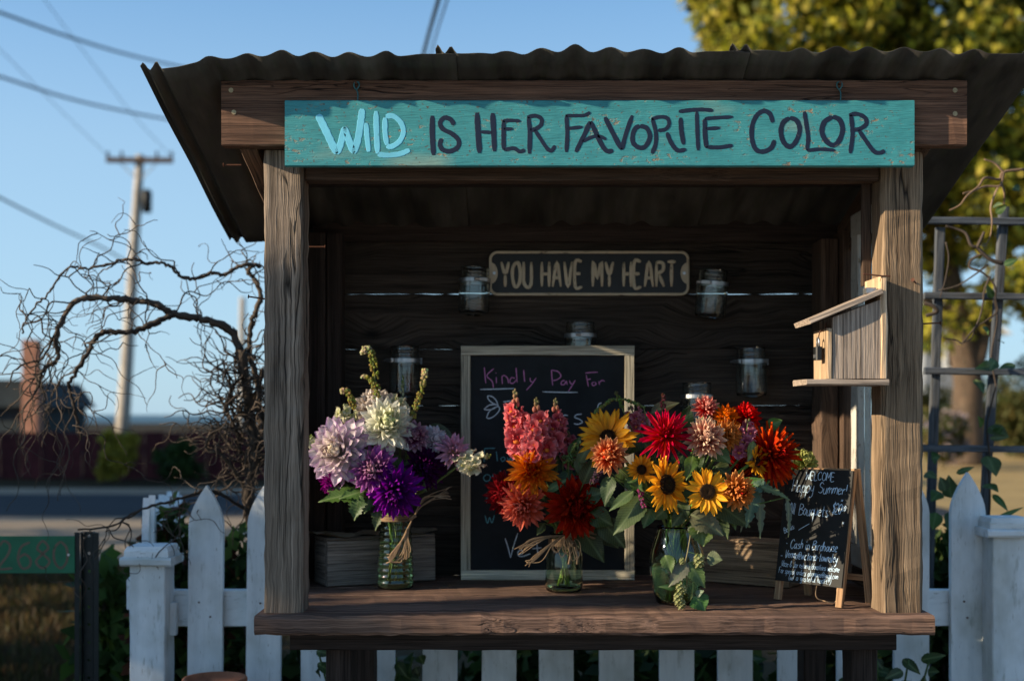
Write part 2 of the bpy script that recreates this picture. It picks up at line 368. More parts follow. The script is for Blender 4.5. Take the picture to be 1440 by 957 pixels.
T_FOLI = colmat('tree_foliage', .6, .48, .25, .25, 6, .1)
T_STEM = colmat('green_stem', .55, 0., .3, .25, 70, .3)
T_CHALKW = plain('white_chalk', (.52, .56, .60), .95, .1, 0, .35, 300)
T_CHALKP = plain('pink_chalk', (.46, .17, .34), .95, .1, 0, .35, 300)
T_CHALKT = plain('blue_green_chalk', (.10, .28, .32), .95, .1, 0, .4, 300)
T_CHALKB = plain('pale_blue_chalk_pen', (.50, .66, .80), .9, .1, 0, .25, 300)
T_RAFFIA = wood('raffia', (.20, .13, .075), (.40, .28, .17), None, 80, 400, .4)
T_PAPER = plain('brown_paper', (.22, .17, .115), .9, .15, 0, .3, 25, .4)
T_TERRA = plain('terracotta', (.30, .115, .06), .8, .25, 0, .3, 20, .3)
T_BRICK = plain('chimney_brick', (.36, .17, .11), .9, .2, 0, .25, 3)
T_REDF = wood('dark_red_fence', (.05, .009, .011), (.10, .02, .022), None, 8, 40, .4)
T_GREYH = plain('grey_house_siding', (.22, .24, .27), .8, .2, 0, .15, 2)
T_DARKH = plain('dark_shingles', (.025, .035, .04), .85, .2, 0, .3, 2)
T_WTRIM = plain('white_house_trim', (.75, .76, .76), .7, .3, 0, .1, 2)

# ================================================================= the setting
def sheet(name, pts, z, m, nx=1):
    mb = MB(); mb.add([(x, y, z) for x, y in pts], [tuple(range(len(pts)))]); o = mb.build(name, m); tag(o, kind='structure'); return o
sheet('ground', [(-300, -60), (400, -60), (900, 900), (60, 260), (-300, 95)], 0.0, T_GROUND)
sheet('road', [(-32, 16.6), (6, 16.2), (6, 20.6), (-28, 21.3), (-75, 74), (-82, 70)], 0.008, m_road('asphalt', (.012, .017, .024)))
sheet('gravel_shoulder', [(-33, 10.3), (-5.2, 10.7), (-2.6, 12.0), (6, 12.4), (6, 16.2), (-32, 16.6)], 0.004, m_road('gravel', (.21, .165, .115), 12))
sheet('far_verge', [(-28, 21.3), (6, 20.6), (6, 22.4), (-27, 23.2)], 0.005, m_road('sandy_verge', (.22, .165, .115), 12))
sheet('lawn', [(3.2, 9), (60, 9), (60, 60), (8, 60), (6, 20)], 0.006, m_road('dry_lawn', (.30, .21, .085), 4))
sheet('bounce_gravel', [(-14, -25), (18, -25), (18, 1.2), (5, 2.3), (-3.5, 2.3), (-14, 1.0)], 0.005, m_road('pale_gravel', (.40, .345, .27), 14))  # pale sheet added out of view to bounce warm light onto the stand
sheet('sea', [(-30000, 60), (30000, 60), (30000, 45000), (-30000, 45000)], -1.5, T_SEA)
sheet('sandbar', [(-250, 300), (20, 330), (20, 345), (-250, 325)], -1.3, m_road('sand', (.36, .33, .28), 1))

# ================================================================= the flower stand
ST = empty('flower_stand', (0.18, 3.2, 0), 'rustic roadside stand of weathered wood with a dark corrugated metal roof', 'stand')
YP = 2.91; ZC = 0.85
def part(name, fn, m, parent=ST, sm=False):
    mb = MB(); fn(mb); return mb.build(name, m, parent, sm)
# front posts, back corner posts
XL0, XL1 = PX(371, YP), PX(426, YP); XR0, XR1 = PX(1240, YP), PX(1299, YP)
part('front_post', lambda b: b.box((XL0, YP, ZC), (XL1, YP + .089, 1.90), 2, ch=.005, jit=.002, seg=40), W_POST)
part('front_post', lambda b: b.box((XR0, YP, ZC), (XR1, YP + .089, 1.90), 2, ch=.008, jit=.0016, seg=40), W_POST2)
part('back_post', lambda b: b.box((-.5645, 3.52, ZC), (-.515, 3.605, 1.80), 2), W_DARK)
part('back_post', lambda b: b.box((-.512, 3.53, ZC), (-.470, 3.608, 1.80), 2), W_DARK)
part('back_post', lambda b: b.box((.845, 3.50, ZC), (.893, 3.608, 1.78), 2), W_BROWN)
part('back_post', lambda b: b.box((.896, 3.47, ZC), (.944, 3.608, 1.80), 2), W_BROWN)
# legs below the counter
for px in (458, 1198):
    part('leg', lambda b: b.box((PX(px, 3.0), 3.0, 0.0), (PX(px + 36, 3.0), 3.09, ZC - .046), 2), W_DARK)
for px in (458, 1198):
    part('leg', lambda b: b.box((PX(px, 3.0), 3.49, 0.0), (PX(px + 36, 3.0), 3.58, ZC - .046), 2), W_DARK)
# counter planks, front one with the worn nose
yy = 2.862
for k, w in enumerate((.185, .150, .150, .150, .118)):
    part('counter_plank', lambda b: b.board((PX(356, 2.862) + random.uniform(0, .002), yy + w / 2, ZC - .0215), (PX(1315, 2.862), yy + w / 2, ZC - .0215), (0, 1, 0), w - .003, .043 - .0006 * k, ch=.006 if k == 0 else .003, jit=.0018 if k == 0 else .0012, seg=60), W_CNT)
    yy += w
part('apron', lambda b: b.box((PX(408, 2.95), 2.945, PZ(913, 2.95)), (PX(1260, 2.95), 2.983, ZC - .0445), 0), W_DARK)
part('apron', lambda b: b.box((PX(408, 2.95), 3.53, PZ(913, 2.95)), (PX(1260, 2.95), 3.57, ZC - .0445), 0), W_DARK)
# back wall planks with open joints
zs = [PZ(y, 3.61) for y in (808, 726, 648, 570, 491, 413, 335)]
for k in range(6):
    a, c = zs[k], zs[k + 1]
    g = (0.0002, 0.0004, 0.0010, 0.0005, 0.0013, 0.0022)[k]
    dy_ = (0, .003, -.001, .0035, .0005, .003)[k]
    part('wall_plank', lambda b: b.board((-.588, 3.622 + dy_, (a + c) / 2), (.95, 3.622 + dy_, (a + c) / 2 + (.001 if k in (2, 3) else 0)), (0, 0, 1), c - a - 2 * g + .001, .022, ch=.002, jit=.0011, seg=46), W_WALL)
part('wall_header', lambda b: b.box((-.555, 3.585, zs[6] - .012), (.945, 3.608, zs[6] + .075), 0), W_DARK)
# front beam (fascia), header behind the sign, side rafters
YF = 2.868
ZF0, ZF1 = PZ(204.5, YF), PZ(112.5, YF)
fas = part('fascia_board', lambda b: b.box((PX(311, YF), YF, ZF0), (PX(1360, YF), YF + .04, ZF1), 0, ch=.003, jit=.0012, seg=70), W_FASC)
part('header_beam', lambda b: b.box((XL1 + .003, 2.925, PZ(254, 2.93)), (XR0 - .003, 2.975, PZ(215, 2.93)), 0), W_BROWN)
RZ1, RS, RY1, RY2 = 2.079, 0.312, 2.78, 3.665        # roof: front edge height, slope, front and back distance
def roofz(y): return RZ1 - RS * (y - RY1)
for x0 in (PX(330, YF) + .004, PX(1292, YF)):
    def raf(b):
        a = V(x0 + .019, 2.912, roofz(2.912) - .085); c = V(x0 + .019, 3.64, roofz(3.64) - .055)
        b.board(a, c, (0, .3, 1), .11, .038)
    part('rafter', raf, W_BROWN)
for z in (.928, 1.084, 1.240, 1.396, 1.552, 1.70):  # boards added on the left to keep sun off the chalkboard and back wall
    part('sun_screen_plank', lambda b: b.board((-.575, 3.27, z), (-.575, 3.598, z), (0, 0, 1), .153, .02), W_WALL)
part('purlin', lambda b: b.board((-.6, 3.25, roofz(3.25) - .035), (1.0, 3.25, roofz(3.25) - .035), (0, 0, 1), .035, .04), W_DARK)
# corrugated roof sheets
X0 = PX(197, RY1); PIT = .641
def prof(u):
    """height of the sheet profile at u metres from its left edge"""
    z = 0.
    for c in (.006, .034): z = max(z, .016 * max(0., 1 - abs(u - c) / .012))
    if .115 < u < .57:
        w = .0054 * (math.sin((u - .115) / .0757 * 2 * math.pi - math.pi / 2) * .5 + .5) * 2
        z = max(z, w * smooth((u - .115) / .03) * smooth((.57 - u) / .03) * 1.05)
    return z
def roof_sheet(i, u1):
    b = MB(); us = []
    u = 0.
    while u < u1: us.append(u); u += .0052 if u < .05 else .0065
    us.append(u1); m = 16; v = []; g = []; f = []; nU = len(us)
    for side in (0, 1):
        for j in range(m + 1):
            y = lerp(RY1, RY2, j / m)
            for u in us:
                x = X0 + i * PIT + u; t = j / m
                jy = (math.sin(u * 37 + i) * .004 + math.sin(u * 91 + i * 2) * .002) * (1 - t if j == 0 else 0)
                z = roofz(y) + prof(u) * (1 + .25 * math.sin(u * 23 + i) + .15 * math.sin(u * 61 + 2 * i)) + i * .0022
                z -= .026 * smooth((-.60 - x) / .21) * (1 - .5 * t)                   # the free left edge sags
                z += .006 * math.sin(x * 2.3 + .7) * (1 - t) + .002 * math.sin(x * 19 + y * 13)
                v.append((x, y + jy, z - side * .0011)); g.append((y + i * 3, x, 0))
    N = nU * (m + 1)
    for j in range(m):
        for k in range(nU - 1):
            A = j * nU + k; f.append((A, A + 1, A + 1 + nU, A + nU)); f.append((N + A, N + A + nU, N + A + 1 + nU, N + A + 1))
    for k in range(nU - 1):
        f.append((k, N + k, N + k + 1, k + 1)); A = m * nU + k; f.append((A, A + 1, N + A + 1, N + A))
    for j in range(m):
        A = j * nU; f.append((A, A + nU, N + A + nU, N + A)); A = j * nU + nU - 1; f.append((A, N + A, N + A + nU, A + nU))
    b.add(v, f, g); return b.build('roof_sheet', T_SHEET, ST, True)
for i in range(3): roof_sheet(i, PIT + .045)
roof_sheet(3, .045)
# right side wall: an old window sash between the posts, boards under it
WN = MB(); WN.board((.925, 3.02, PZ(300, 3.2)), (.925, 3.43, PZ(300, 3.2)), (0, 0, 1), .06, .035)
win = WN.build('window', T_WINDOW, ST)
def wpart(name, fn, m):
    b = MB(); fn(b); o = b.build(name, m, win); return o
wpart('window_frame', lambda b: b.box((.908, 3.36, .96), (.945, 3.43, PZ(300, 3.2) - .031), 2), T_WINDOW)
wpart('window_frame', lambda b: b.box((.908, 3.02, .96), (.945, 3.075, PZ(300, 3.2) - .031), 2), T_WINDOW)
wpart('window_frame', lambda b: b.box((.908, 3.02, .90), (.945, 3.43, .957), 1), T_WINDOW)
wpart('muntin', lambda b: b.box((.912, 3.205, .96), (.940, 3.225, PZ(300, 3.2) - .032), 2), T_WINDOW)
wpart('pane', lambda b: b.box((.924, 3.076, .958), (.928, 3.204, PZ(300, 3.2) - .031), 2, ch=.0003, jit=0, seg=1), T_PANE)
wpart('pane', lambda b: b.box((.924, 3.226, .958), (.928, 3.359, PZ(300, 3.2) - .031), 2, ch=.0003, jit=0, seg=1), T_PANE)
part('wall_plank', lambda b: b.box((.912, 3.0, ZC + .002), (.932, 3.435, .897), 1), W_BROWN)
part('trim_board', lambda b: b.box((XR0 - .024, 2.985, PZ(400, 2.95)), (XR0 - .002, 3.0, PZ(240, 2.95)), 2), W_BROWN)
def nail(p, d, L=.05, r=.0018, parent=ST, m=T_RUST):
    b = MB(); p = Vector(p); d = Vector(d).normalized(); b.tube([p - d * .01, p + d * L], r, 6); b.tube([p + d * L, p + d * (L + .0015)], r * 2.6, 8); return b.build('nail', m, parent)
nail(P(333, 232, 2.95), (-1, 0, 0), .03)
nail(P(436, 347, 3.05), (1, 0, 0), .035); nail(P(1290, 500 - 103, 2.905) + V(-.005, 0, 0), (-.6, -1, .2), .022)
nail(P(371, 420, 2.95), (-1, 0, .15), .035); nail(P(1299, 455, 2.95), (1, 0, .05), .038)
def screw(p, r=.0055, parent=ST):
    b = MB(); p = Vector(p); b.tube([p + V(0, .004, 0), p + V(0, -.0012, 0)], [r, r], 10); b.tube([p + V(0, -.001, 0), p + V(0, -.0018, 0)], r * .4, 6); return b.build('screw', T_GALV, parent)
for px, py in ((325, 127), (329, 158), (1343, 127), (1343, 160)): screw(P(px, py, YF), .0055, fas)

# ================================================================= strokes: painted and chalked lettering
def stroke_mesh(b, strokes, at, nrm, h=.25, n=6, res=5, th=0.):
    """strokes: list of (points, width_m); at(x, y) -> world point on the board"""
    for k, (pts, w) in enumerate(strokes):
        q = [at(*p) for p in pts]; sp = spline(q, res)
        m = len(sp); rr = []
        for i in range(m):
            e = min(i, m - 1 - i); rr.append(w / 2 * (1 + random.uniform(-.08, .08)) * (.55 if e == 0 else .9 if e == 1 else 1))
        b.tube(sp, rr, 6, flat=(nrm, h), sec=[(-1, -.0004), (1, -.0004), (1, th * .3), (.84, th), (-.84, th), (-1, th * .3)]) if th else b.tube(sp, rr, n, flat=(nrm, h))
    return b
# the painted plank sign
YS = 2.846
SG = empty('painted_sign', (PX(843, YS), YS + .01, PZ(233, YS)), 'long teal painted plank sign reading WILD IS HER FAVORITE COLOR', 'sign')
b = MB(); b.board((PX(400.5, YS), YS + .010, (PZ(141, YS) + PZ(233.5, YS)) / 2), (PX(1286, YS), YS + .010, (PZ(141, YS) + PZ(233.5, YS)) / 2), (0, 0, 1), PZ(141, YS) - PZ(233.5, YS), .020, ch=.002, jit=.00015, seg=80, g0=(3, 5, 2))
b.build('plank', T_TEAL, SG)
def on_sign(ox):
    return lambda x, y: P(ox + x / 4.645, 130 + y / 4.645, YS) + V(0, -.0004, 0)
def px2m(w): return w / 4.645 * YS / F
WORDS = {
 'wild': (390, T_SKYB, [
   ([(265, 145), (300, 215), (345, 310), (388, 400)], 34), ([(388, 402), (415, 330), (440, 228)], 32), ([(440, 228), (470, 320), (500, 396)], 32), ([(500, 398), (528, 300), (545, 190), (555, 108)], 32),
   ([(580, 200), (586, 290), (597, 388)], 24), ([(645, 122), (648, 250), (655, 400)], 26), ([(655, 404), (720, 411), (800, 402), (865, 377)], 24),
   ([(703, 165), (704, 260), (716, 345)], 24), ([(708, 156), (760, 157), (808, 200), (824, 260), (798, 320), (745, 355), (714, 347)], 24)]),
 'is': (390, T_NAVY, [([(1012, 152), (1012, 280), (1020, 408)], 28),
   ([(1155, 212), (1130, 176), (1090, 166), (1063, 200), (1082, 240), (1140, 270), (1183, 312), (1178, 357), (1130, 384), (1082, 375), (1062, 340), (1074, 302)], 24)]),
 'her': (690, T_NAVY, [([(-90, 132), (-83, 260), (-73, 395)], 29), ([(12, 135), (19, 260), (25, 385)], 28), ([(-68, 258), (6, 262)], 19),
   ([(84, 185), (84, 280), (85, 375)], 23), ([(78, 187), (130, 183), (195, 187)], 18), ([(86, 240), (145, 238)], 18), ([(86, 376), (150, 365), (190, 386), (224, 376)], 20),
   ([(246, 162), (256, 270), (252, 400)], 23), ([(238, 162), (290, 153), (330, 172), (328, 212), (290, 240), (256, 248)], 21), ([(288, 246), (330, 310), (370, 368), (398, 380), (420, 347)], 20)]),
 'favorite': (690, T_NAVY, [([(494, 150), (500, 270), (494, 390)], 22), ([(488, 152), (560, 152), (612, 150), (650, 130)], 18), ([(502, 236), (600, 226)], 18),
   ([(650, 190), (610, 280), (555, 390)], 24), ([(652, 190), (690, 270), (730, 350), (762, 384), (800, 380)], 24), ([(600, 322), (650, 296), (700, 285), (755, 306)], 18),
   ([(745, 162), (800, 270), (855, 374)], 25), ([(857, 374), (880, 280), (925, 150)], 23),
   ([(976, 218), (1020, 235), (1040, 290), (1012, 350), (972, 361), (932, 332), (927, 280), (945, 235), (974, 219)], 24),
   ([(1055, 170), (1078, 262), (1076, 340), (1052, 400)], 22), ([(1050, 176), (1100, 161), (1150, 167), (1165, 205), (1142, 240), (1092, 250)], 20), ([(1150, 262), (1180, 332), (1222, 379), (1275, 372)], 22),
   ([(1240, 165), (1245, 250), (1260, 340)], 24), ([(1228, 126), (1300, 116), (1380, 112), (1452, 118)], 20), ([(1345, 126), (1350, 260), (1355, 378)], 21),
   ([(1398, 172), (1400, 280), (1410, 362)], 24), ([(1398, 172), (1472, 166), (1582, 160)], 19), ([(1404, 238), (1496, 232)], 19), ([(1408, 357), (1494, 359), (1580, 346)], 21)]),
 'color': (990, T_NAVY, [([(450, 196), (430, 141), (390, 122), (345, 150), (314, 220), (314, 310), (340, 374), (390, 386), (440, 360), (460, 312)], 24),
   ([(560, 165), (605, 185), (625, 245), (600, 320), (560, 355), (520, 325), (502, 260), (515, 200), (558, 166)], 25),
   ([(655, 125), (670, 220), (680, 300), (672, 378)], 22), ([(672, 380), (760, 371), (855, 378)], 19),
   ([(840, 158), (885, 180), (905, 240), (885, 310), (845, 345), (800, 320), (770, 260), (785, 195), (838, 159)], 26),
   ([(960, 147), (970, 270), (955, 398)], 23), ([(946, 148), (1000, 141), (1050, 165), (1060, 205), (1022, 236), (976, 246)], 22), ([(1010, 246), (1060, 320), (1110, 385), (1150, 394), (1180, 380)], 22)]),
}
for wname, (ox, m, st) in WORDS.items():
    b = MB(); stroke_mesh(b, [(p, px2m(w) * (1.4 if wname == 'wild' else 1.28)) for p, w in st], on_sign(ox), (0, -1, 0), .07, 8, 6, .0003); b.build('painted_word', m, SG)
for px in (501, 1180):      # hanging wire loops
    b = MB(); y0 = YF - .006
    b.tube(spline([P(px + 2, 142, y0 - .008), P(px + 2, 130, y0), P(px - 3, 122, y0), P(px - 2, 116, y0), P(px + 3, 116, y0 - .001), P(px + 4, 121, y0 - .004), P(px, 127, y0 - .004)], 5), .0016, 6)
    b.build('hanging_wire', plain('teal_wire', (.03, .13, .14), .6), SG, True)
for px in (501, 1180):
    b = MB(); b.tube([P(px, 118, YF) + V(0, .004, 0), P(px, 118, YF) + V(0, -.010, 0)], .0028, 8); b.build('screw', T_RUST, SG)

# a single-stroke alphabet on a 0..9 grid (x, y); x-height 5, capitals 9, descenders below 0 use letters
GL = {}
def glyphs(spec):
    for line in spec.strip().split('\n'):
        ch, body = line.split(' ', 1); st = []
        for s in body.strip().split('/'):
            st.append([(float(a), float(c)) for a, c in (p.split(',') for p in s.split())])
        GL[ch] = (st, max(p[0] for q in st for p in q))
glyphs('''A 0,0 2.5,9 5,0/1,3.2 4,3.2
B 0,0 0,9/0,9 3.5,8.6 4,6.5 0,4.8/0,4.8 4.2,4 4.4,1 0,0
C 4.6,7 2.8,9 .6,7 0,4 .8,1 3,0 4.8,1.6
E 4,9 0,9 0,0 4.2,0/0,4.7 3.2,4.7
F 4.4,9 0,9 0,0/0,4.8 3.2,4.8
H 0,0 0,9/4.4,0 4.4,9/0,4.6 4.4,4.6
J 3.4,9 3.6,2 2,0 0,1.4
K 0,0 0,9/4.2,9 0,4 4.6,0
L 0,9 0,0 4,0
M 0,0 .4,9 2.8,3 5.2,9 5.6,0
O 2.4,9 .4,7 0,4 1,.6 2.6,0 4.4,1.6 4.8,5 4,8 2.4,9
P 0,0 0,9/0,9 3.8,8.4 4.2,6 0,4.4
R 0,0 0,9/0,9 3.8,8.4 4,6 0,4.6/1.6,4.6 4.6,0
S 4.2,7.6 2.4,9 .4,7.4 1.2,5.4 3.6,4 4.2,1.8 2.2,0 0,1.2
T 0,9 5,9/2.5,9 2.5,0
U 0,9 0,2 1.8,0 3.6,0 4.6,2 4.6,9
V 0,9 2.3,0 4.6,9
W 0,9 1.4,0 3,6 4.6,0 6,9
Y 0,9 2.3,4.4 4.6,9/2.3,4.4 2.3,0
a 3.2,4.4 1.4,5 0,3 .4,.6 1.8,0 3.2,2.4 3.2,5/3.2,2.4 3.4,.4 4.2,0
b 0,9 0,0/0,3 1.6,5 3.4,3.6 3,.6 1.2,0 0,1
c 3,4.2 1.4,5 0,2.6 1,0 3.2,.6
d 3.4,9 3.4,0/3.4,4 1.4,5 0,2.6 1,0 3.4,1.4
e .2,2.6 3.2,3.4 2,5 .4,4 0,1.6 1.2,0 3.4,.8
f 3.4,8 2.2,9 1.2,7 1,0/0,4.8 3,4.8
g 3.2,4.4 1.4,5 0,3 1.2,.6 3,2.4/3.3,5 3.3,-2 1.6,-4 0,-2.6
h 0,0 0,9/0,3 1.6,5 3,4 3.2,0
i 0,5 .2,.4 1,0/.1,7.2 .2,7.5
k 0,0 0,9/3,5 0,2.4 3.2,0
l 0,9 .1,1 1,0
m 0,0 0,5/0,3 1.2,5 2.2,4 2.2,0/2.2,3 3.4,5 4.4,4 4.6,0
n 0,0 0,5/0,3 1.6,5 3,4 3.2,0
o 1.6,5 .2,3.6 .2,1.2 1.6,0 3.2,1.2 3.2,3.6 1.6,5
p 0,5 0,-4/0,3 1.6,5 3.4,3.6 3,.6 1.2,0 0,1
q 3.2,4.4 1.4,5 0,3 1.2,.4 3,2.4/3.3,5 3.4,-4
r 0,5 .2,0/.1,3 1.4,4.8 2.6,4.6
s 3,4.4 1.4,5 .4,3.8 2.6,2 2.6,.4 1,0 0,.8
t 1.2,8 1.2,.8 2.6,0/0,5 2.8,5
u 0,5 .2,1 1.4,0 3,1.6 3.2,5/3.1,1.6 3.4,0
v 0,5 1.6,0 3.2,5
w 0,5 1.2,0 2.4,4 3.6,0 4.8,5
y 0,5 .4,2 2,1.4 3.2,5/3.2,5 2.6,-2 1,-4 0,-3
2 0,7 1.6,9 3.6,7.6 3,4.6 0,0 4.4,0
6 3.8,8.6 1,7 0,3 1.4,0 3.6,.6 4,3 2.2,4.6 .2,3.4
8 2.2,4.8 .4,6.6 2.2,9 4,6.8 2.2,4.8 0,2.2 2.2,0 4.4,2.2 2.2,4.8
0 2.2,9 .2,6.6 .2,2.4 2.2,0 4.2,2.4 4.2,6.6 2.2,9
$ 4,7.4 2,8.6 .2,7 1,5.4 3.4,4 4,2 2,.4 0,1.6/2.1,10 2,-1
! 0,9 .2,3/.2,.6 .3,.2
& 4.4,0 .8,6.4 2,9 3.2,7 .2,3 .4,.6 2.4,0 4.6,3
@ 4.4,3 3.4,2 3,5 1.8,5.4 1.4,3.4 2.4,2.2 3.2,3.4/4.4,3 5,5.4 3.4,8 1,7 0,4 1,1 3.4,0 5,.8
: 0,1 .2,.7/0,4.4 .2,4.1
. 0,.1 .3,.3
- 0,2.8 2,2.8
/ 0,-1 3,9
( 1.4,10 0,6 0,2 1.4,-1.6
) 0,10 1.4,6 1.4,2 0,-1.6
+ 0,3 3.4,3/1.7,5 1.7,1
* 0,1 3,4/3,1 0,4/1.5,.4 1.5,4.6''')
def text_strokes(txt, x, y, h, sx=1.0, slant=0.0, w=.0015, jit=.25, gap=1.6, space=4.0, bounce=.03):
    """stroke list in board units: x right, y up, cap height h"""
    out = []; u = h / 9.; cx = x
    for ch in txt:
        if ch == ' ': cx += space * u * sx; continue
        st, adv = GL[ch]; by = random.uniform(-bounce, bounce) * h
        for q in st:
            out.append(([(cx + (px + random.uniform(-jit, jit)) * u * sx + py * u * slant, y + by + (py + random.uniform(-jit, jit)) * u) for px, py in q], w))
        cx += (adv + gap) * u * sx
    return out
def text_width(txt, h, sx, gap=1.6, space=4.0):
    return sum(space if c == ' ' else GL[c][1] + gap for c in txt) * h / 9. * sx

# embossed metal plate on the back wall
YM = 3.602
PL = empty('metal_plate_sign', (PX(829, YM), YM, PZ(414, YM)), 'dark metal plate with tan embossed words YOU HAVE MY HEART on the back wall', 'sign')
x0, x1, z0, z1 = PX(688, YM), PX(969, YM), PZ(415, YM), PZ(353, YM)
def rrect(x0, x1, z0, z1, r, n=6):
    pts = []
    for cx, cz, a0 in ((x1 - r, z1 - r, 0), (x0 + r, z1 - r, 90), (x0 + r, z0 + r, 180), (x1 - r, z0 + r, 270)):
        for k in range(n + 1): a = R_(a0 + 90 * k / n); pts.append((cx + r * math.cos(a), cz + r * math.sin(a)))
    return pts
b = MB(); b.prism(rrect(x0, x1, z0, z1, .022), (0, YM, 0), (1, 0, 0), (0, 0, 1), (0, 1, 0), .0015); b.build('plate', T_BLACK, PL)
b = MB(); q = [V(x, YM - .0005, z) for x, z in rrect(x0 + .003, x1 - .003, z0 + .003, z1 - .003, .020)]; b.tube(q + [q[0]], .0042, 8, flat=((0, -1, 0), .45)); b.build('border', T_TAN, PL, True)
for xs, s in ((x0 + .004, 1), (x1 - .004, -1)):
    pts = [(xs, z0 + .022)] + [(xs + s * .020 * math.cos(R_(a)), (z0 + z1) / 2 + .030 * math.sin(R_(a))) for a in range(-80, 81, 16)] + [(xs, z1 - .022)]
    if s < 0: pts = pts[::-1]
    b = MB(); b.prism(pts, (0, YM - .0022, 0), (1, 0, 0), (0, 0, 1), (0, 1, 0), .003); tb = b.build('end_tab', T_TAN, PL)
    b = MB(); c = V(xs + s * .010, YM - .0022, (z0 + z1) / 2); b.tube([c + V(0, .002, 0), c + V(0, -.0015, 0)], .0045, 10); b.build('screw', T_STEEL, tb)
tw = text_width('YOU HAVE MY HEART', .070, .60, 2.1, 4.4)
st = text_strokes('YOU HAVE MY HEART', PX(705, YM), PZ(403, YM), .070, .60 * (PX(955, YM) - PX(705, YM)) / tw, 0, .0105, .06, 2.1, 4.4, 0)
for k, q in enumerate(st):
    pass
b = MB(); stroke_mesh(b, st, lambda x, z: V(x, YM - .0006, z), (0, -1, 0), .22, 8, 4); b.build('embossed_lettering', T_TAN, PL, True)

# leaning framed chalkboard
CB0, CB1 = 3.499, 3.502          # distance of its foot and head
ca = math.atan2(CB1 - CB0, PZ(486, CB1) - ZC)
CB = empty('framed_chalkboard', (PX(770, CB0), CB0, ZC), 'large pale-framed chalkboard reading Kindly Pay For, leaning on the back wall', 'chalkboard', rot=(-ca, 0, 0))
cw = M(892 - 649, 3.507) / 2; chh = (PZ(486, CB1) - ZC) / math.cos(ca); fw = M(13.5, 3.507)
def cpart(name, fn, m): b = MB(); fn(b); return b.build(name, m, CB, local=True)
cpart('slate', lambda b: b.box((-cw + .006, .003, .008), (cw - .006, .008, chh - .006), 2, ch=.0005, jit=0, seg=1), T_SLATE)
cpart('frame_rail', lambda b: b.board((-cw, 0, fw / 2), (cw, 0, fw / 2), (0, 0, 1), fw, .018, ch=.0015, jit=.0005), W_FRAME)
cpart('frame_rail', lambda b: b.board((-cw, 0, chh - fw / 2), (cw, 0, chh - fw / 2), (0, 0, 1), fw, .018, ch=.0015, jit=.0005), W_FRAME)
for s in (-1, 1): cpart('frame_stile', lambda b: b.board((s * (cw - fw / 2), .0004, fw + .0004), (s * (cw - fw / 2), .0004, chh - fw - .0004), (1, 0, 0), fw, .0172, ch=.0015, jit=.0005), W_FRAME)
def cbp(px, py):      # photo pixel -> board-local x, z
    t = (813 - py) / (813 - 486.); Yl = lerp(CB0, CB1, t); return ((px - 770) * Yl / F, chh * t)
ccc = lambda px, py: V(cbp(px, py)[0], .0027, cbp(px, py)[1])
def z8(pts, ox=640, oy=470, s=5.04): return [(ox + x / s, oy + y / s) for x, y in pts]
pink = [z8(q) for q in ([(207, 232), (212, 290), (217, 345)], [(275, 240), (225, 290), (262, 330), (272, 378)], [(292, 300), (293, 345)], [(288, 270), (291, 274)], [(335, 350), (333, 300), (350, 290), (372, 310), (378, 345)],
  [(425, 310), (400, 305), (388, 335), (410, 345), (435, 320)], [(432, 235), (436, 290), (440, 340)], [(486, 250), (490, 300), (494, 335)], [(532, 305), (535, 330), (552, 335)], [(575, 305), (545, 350), (505, 393)],
  [(683, 250), (687, 310), (692, 360)], [(683, 252), (730, 262), (750, 295), (720, 320), (690, 325)], [(778, 325), (758, 330), (752, 352), (775, 352), (788, 330), (795, 355)], [(812, 325), (818, 345), (832, 348)], [(852, 322), (830, 360), (803, 402)],
  [(922, 272), (970, 268), (1012, 266)], [(930, 285), (938, 330), (945, 368)], [(938, 318), (962, 314)], [(985, 335), (970, 345), (980, 362), (1000, 350), (990, 335)], [(1018, 330), (1025, 355)], [(1020, 345), (1040, 325), (1062, 330)])]
white = [z8(q) for q in ([(178, 388), (300, 385), (420, 381)], [(618, 404), (740, 408), (870, 408)], [(232, 432), (265, 440), (290, 465), (300, 495), (262, 482), (235, 455), (230, 432)], [(205, 528), (245, 498), (305, 498), (270, 525), (225, 532), (205, 528)],
  [(222, 588), (245, 540), (300, 508), (315, 530), (285, 570), (245, 592), (224, 588)], [(340, 475), (400, 468)], [(355, 475), (352, 530), (356, 580)], [(752, 570), (755, 615)], [(754, 590), (775, 570), (800, 572)],
  [(898, 562), (862, 566), (848, 585), (885, 600), (902, 620), (870, 634), (842, 628)], [(1010, 520), (1020, 490), (1040, 484)])]
white += [z8(q, 660, 680, 5.317) for q in ([(268, 400), (290, 470), (308, 545)], [(308, 545), (330, 460), (362, 362)], [(362, 500), (372, 520), (400, 510), (395, 490), (370, 495), (365, 525), (395, 535), (455, 515)], [(505, 420), (508, 480), (515, 520)], [(470, 478), (540, 470)])]
teal = [z8(q, 640, 470, 5.04) for q in ([(205, 805), (245, 803), (285, 803)], [(208, 808), (205, 860), (206, 900)], [(208, 850), (250, 848)], [(292, 825), (296, 860), (300, 895)], [(345, 862), (325, 875), (335, 895), (355, 880), (345, 862)], [(370, 865), (380, 892), (392, 870), (402, 892), (412, 862)])]
teal += [z8(q, 660, 530, 5.317) for q in ([(130, 720), (106, 745), (120, 772), (150, 765), (155, 735), (130, 720)], [(178, 770), (176, 725), (195, 722), (205, 745), (208, 768)], [(232, 690), (236, 765)], [(128, 870), (130, 935)], [(130, 905), (150, 890), (160, 920), (134, 935)])]
teal += [z8(q, 660, 680, 5.317) for q in ([(118, 232), (135, 288), (152, 245), (168, 285), (188, 228)], [(128, 60), (130, 130)])]
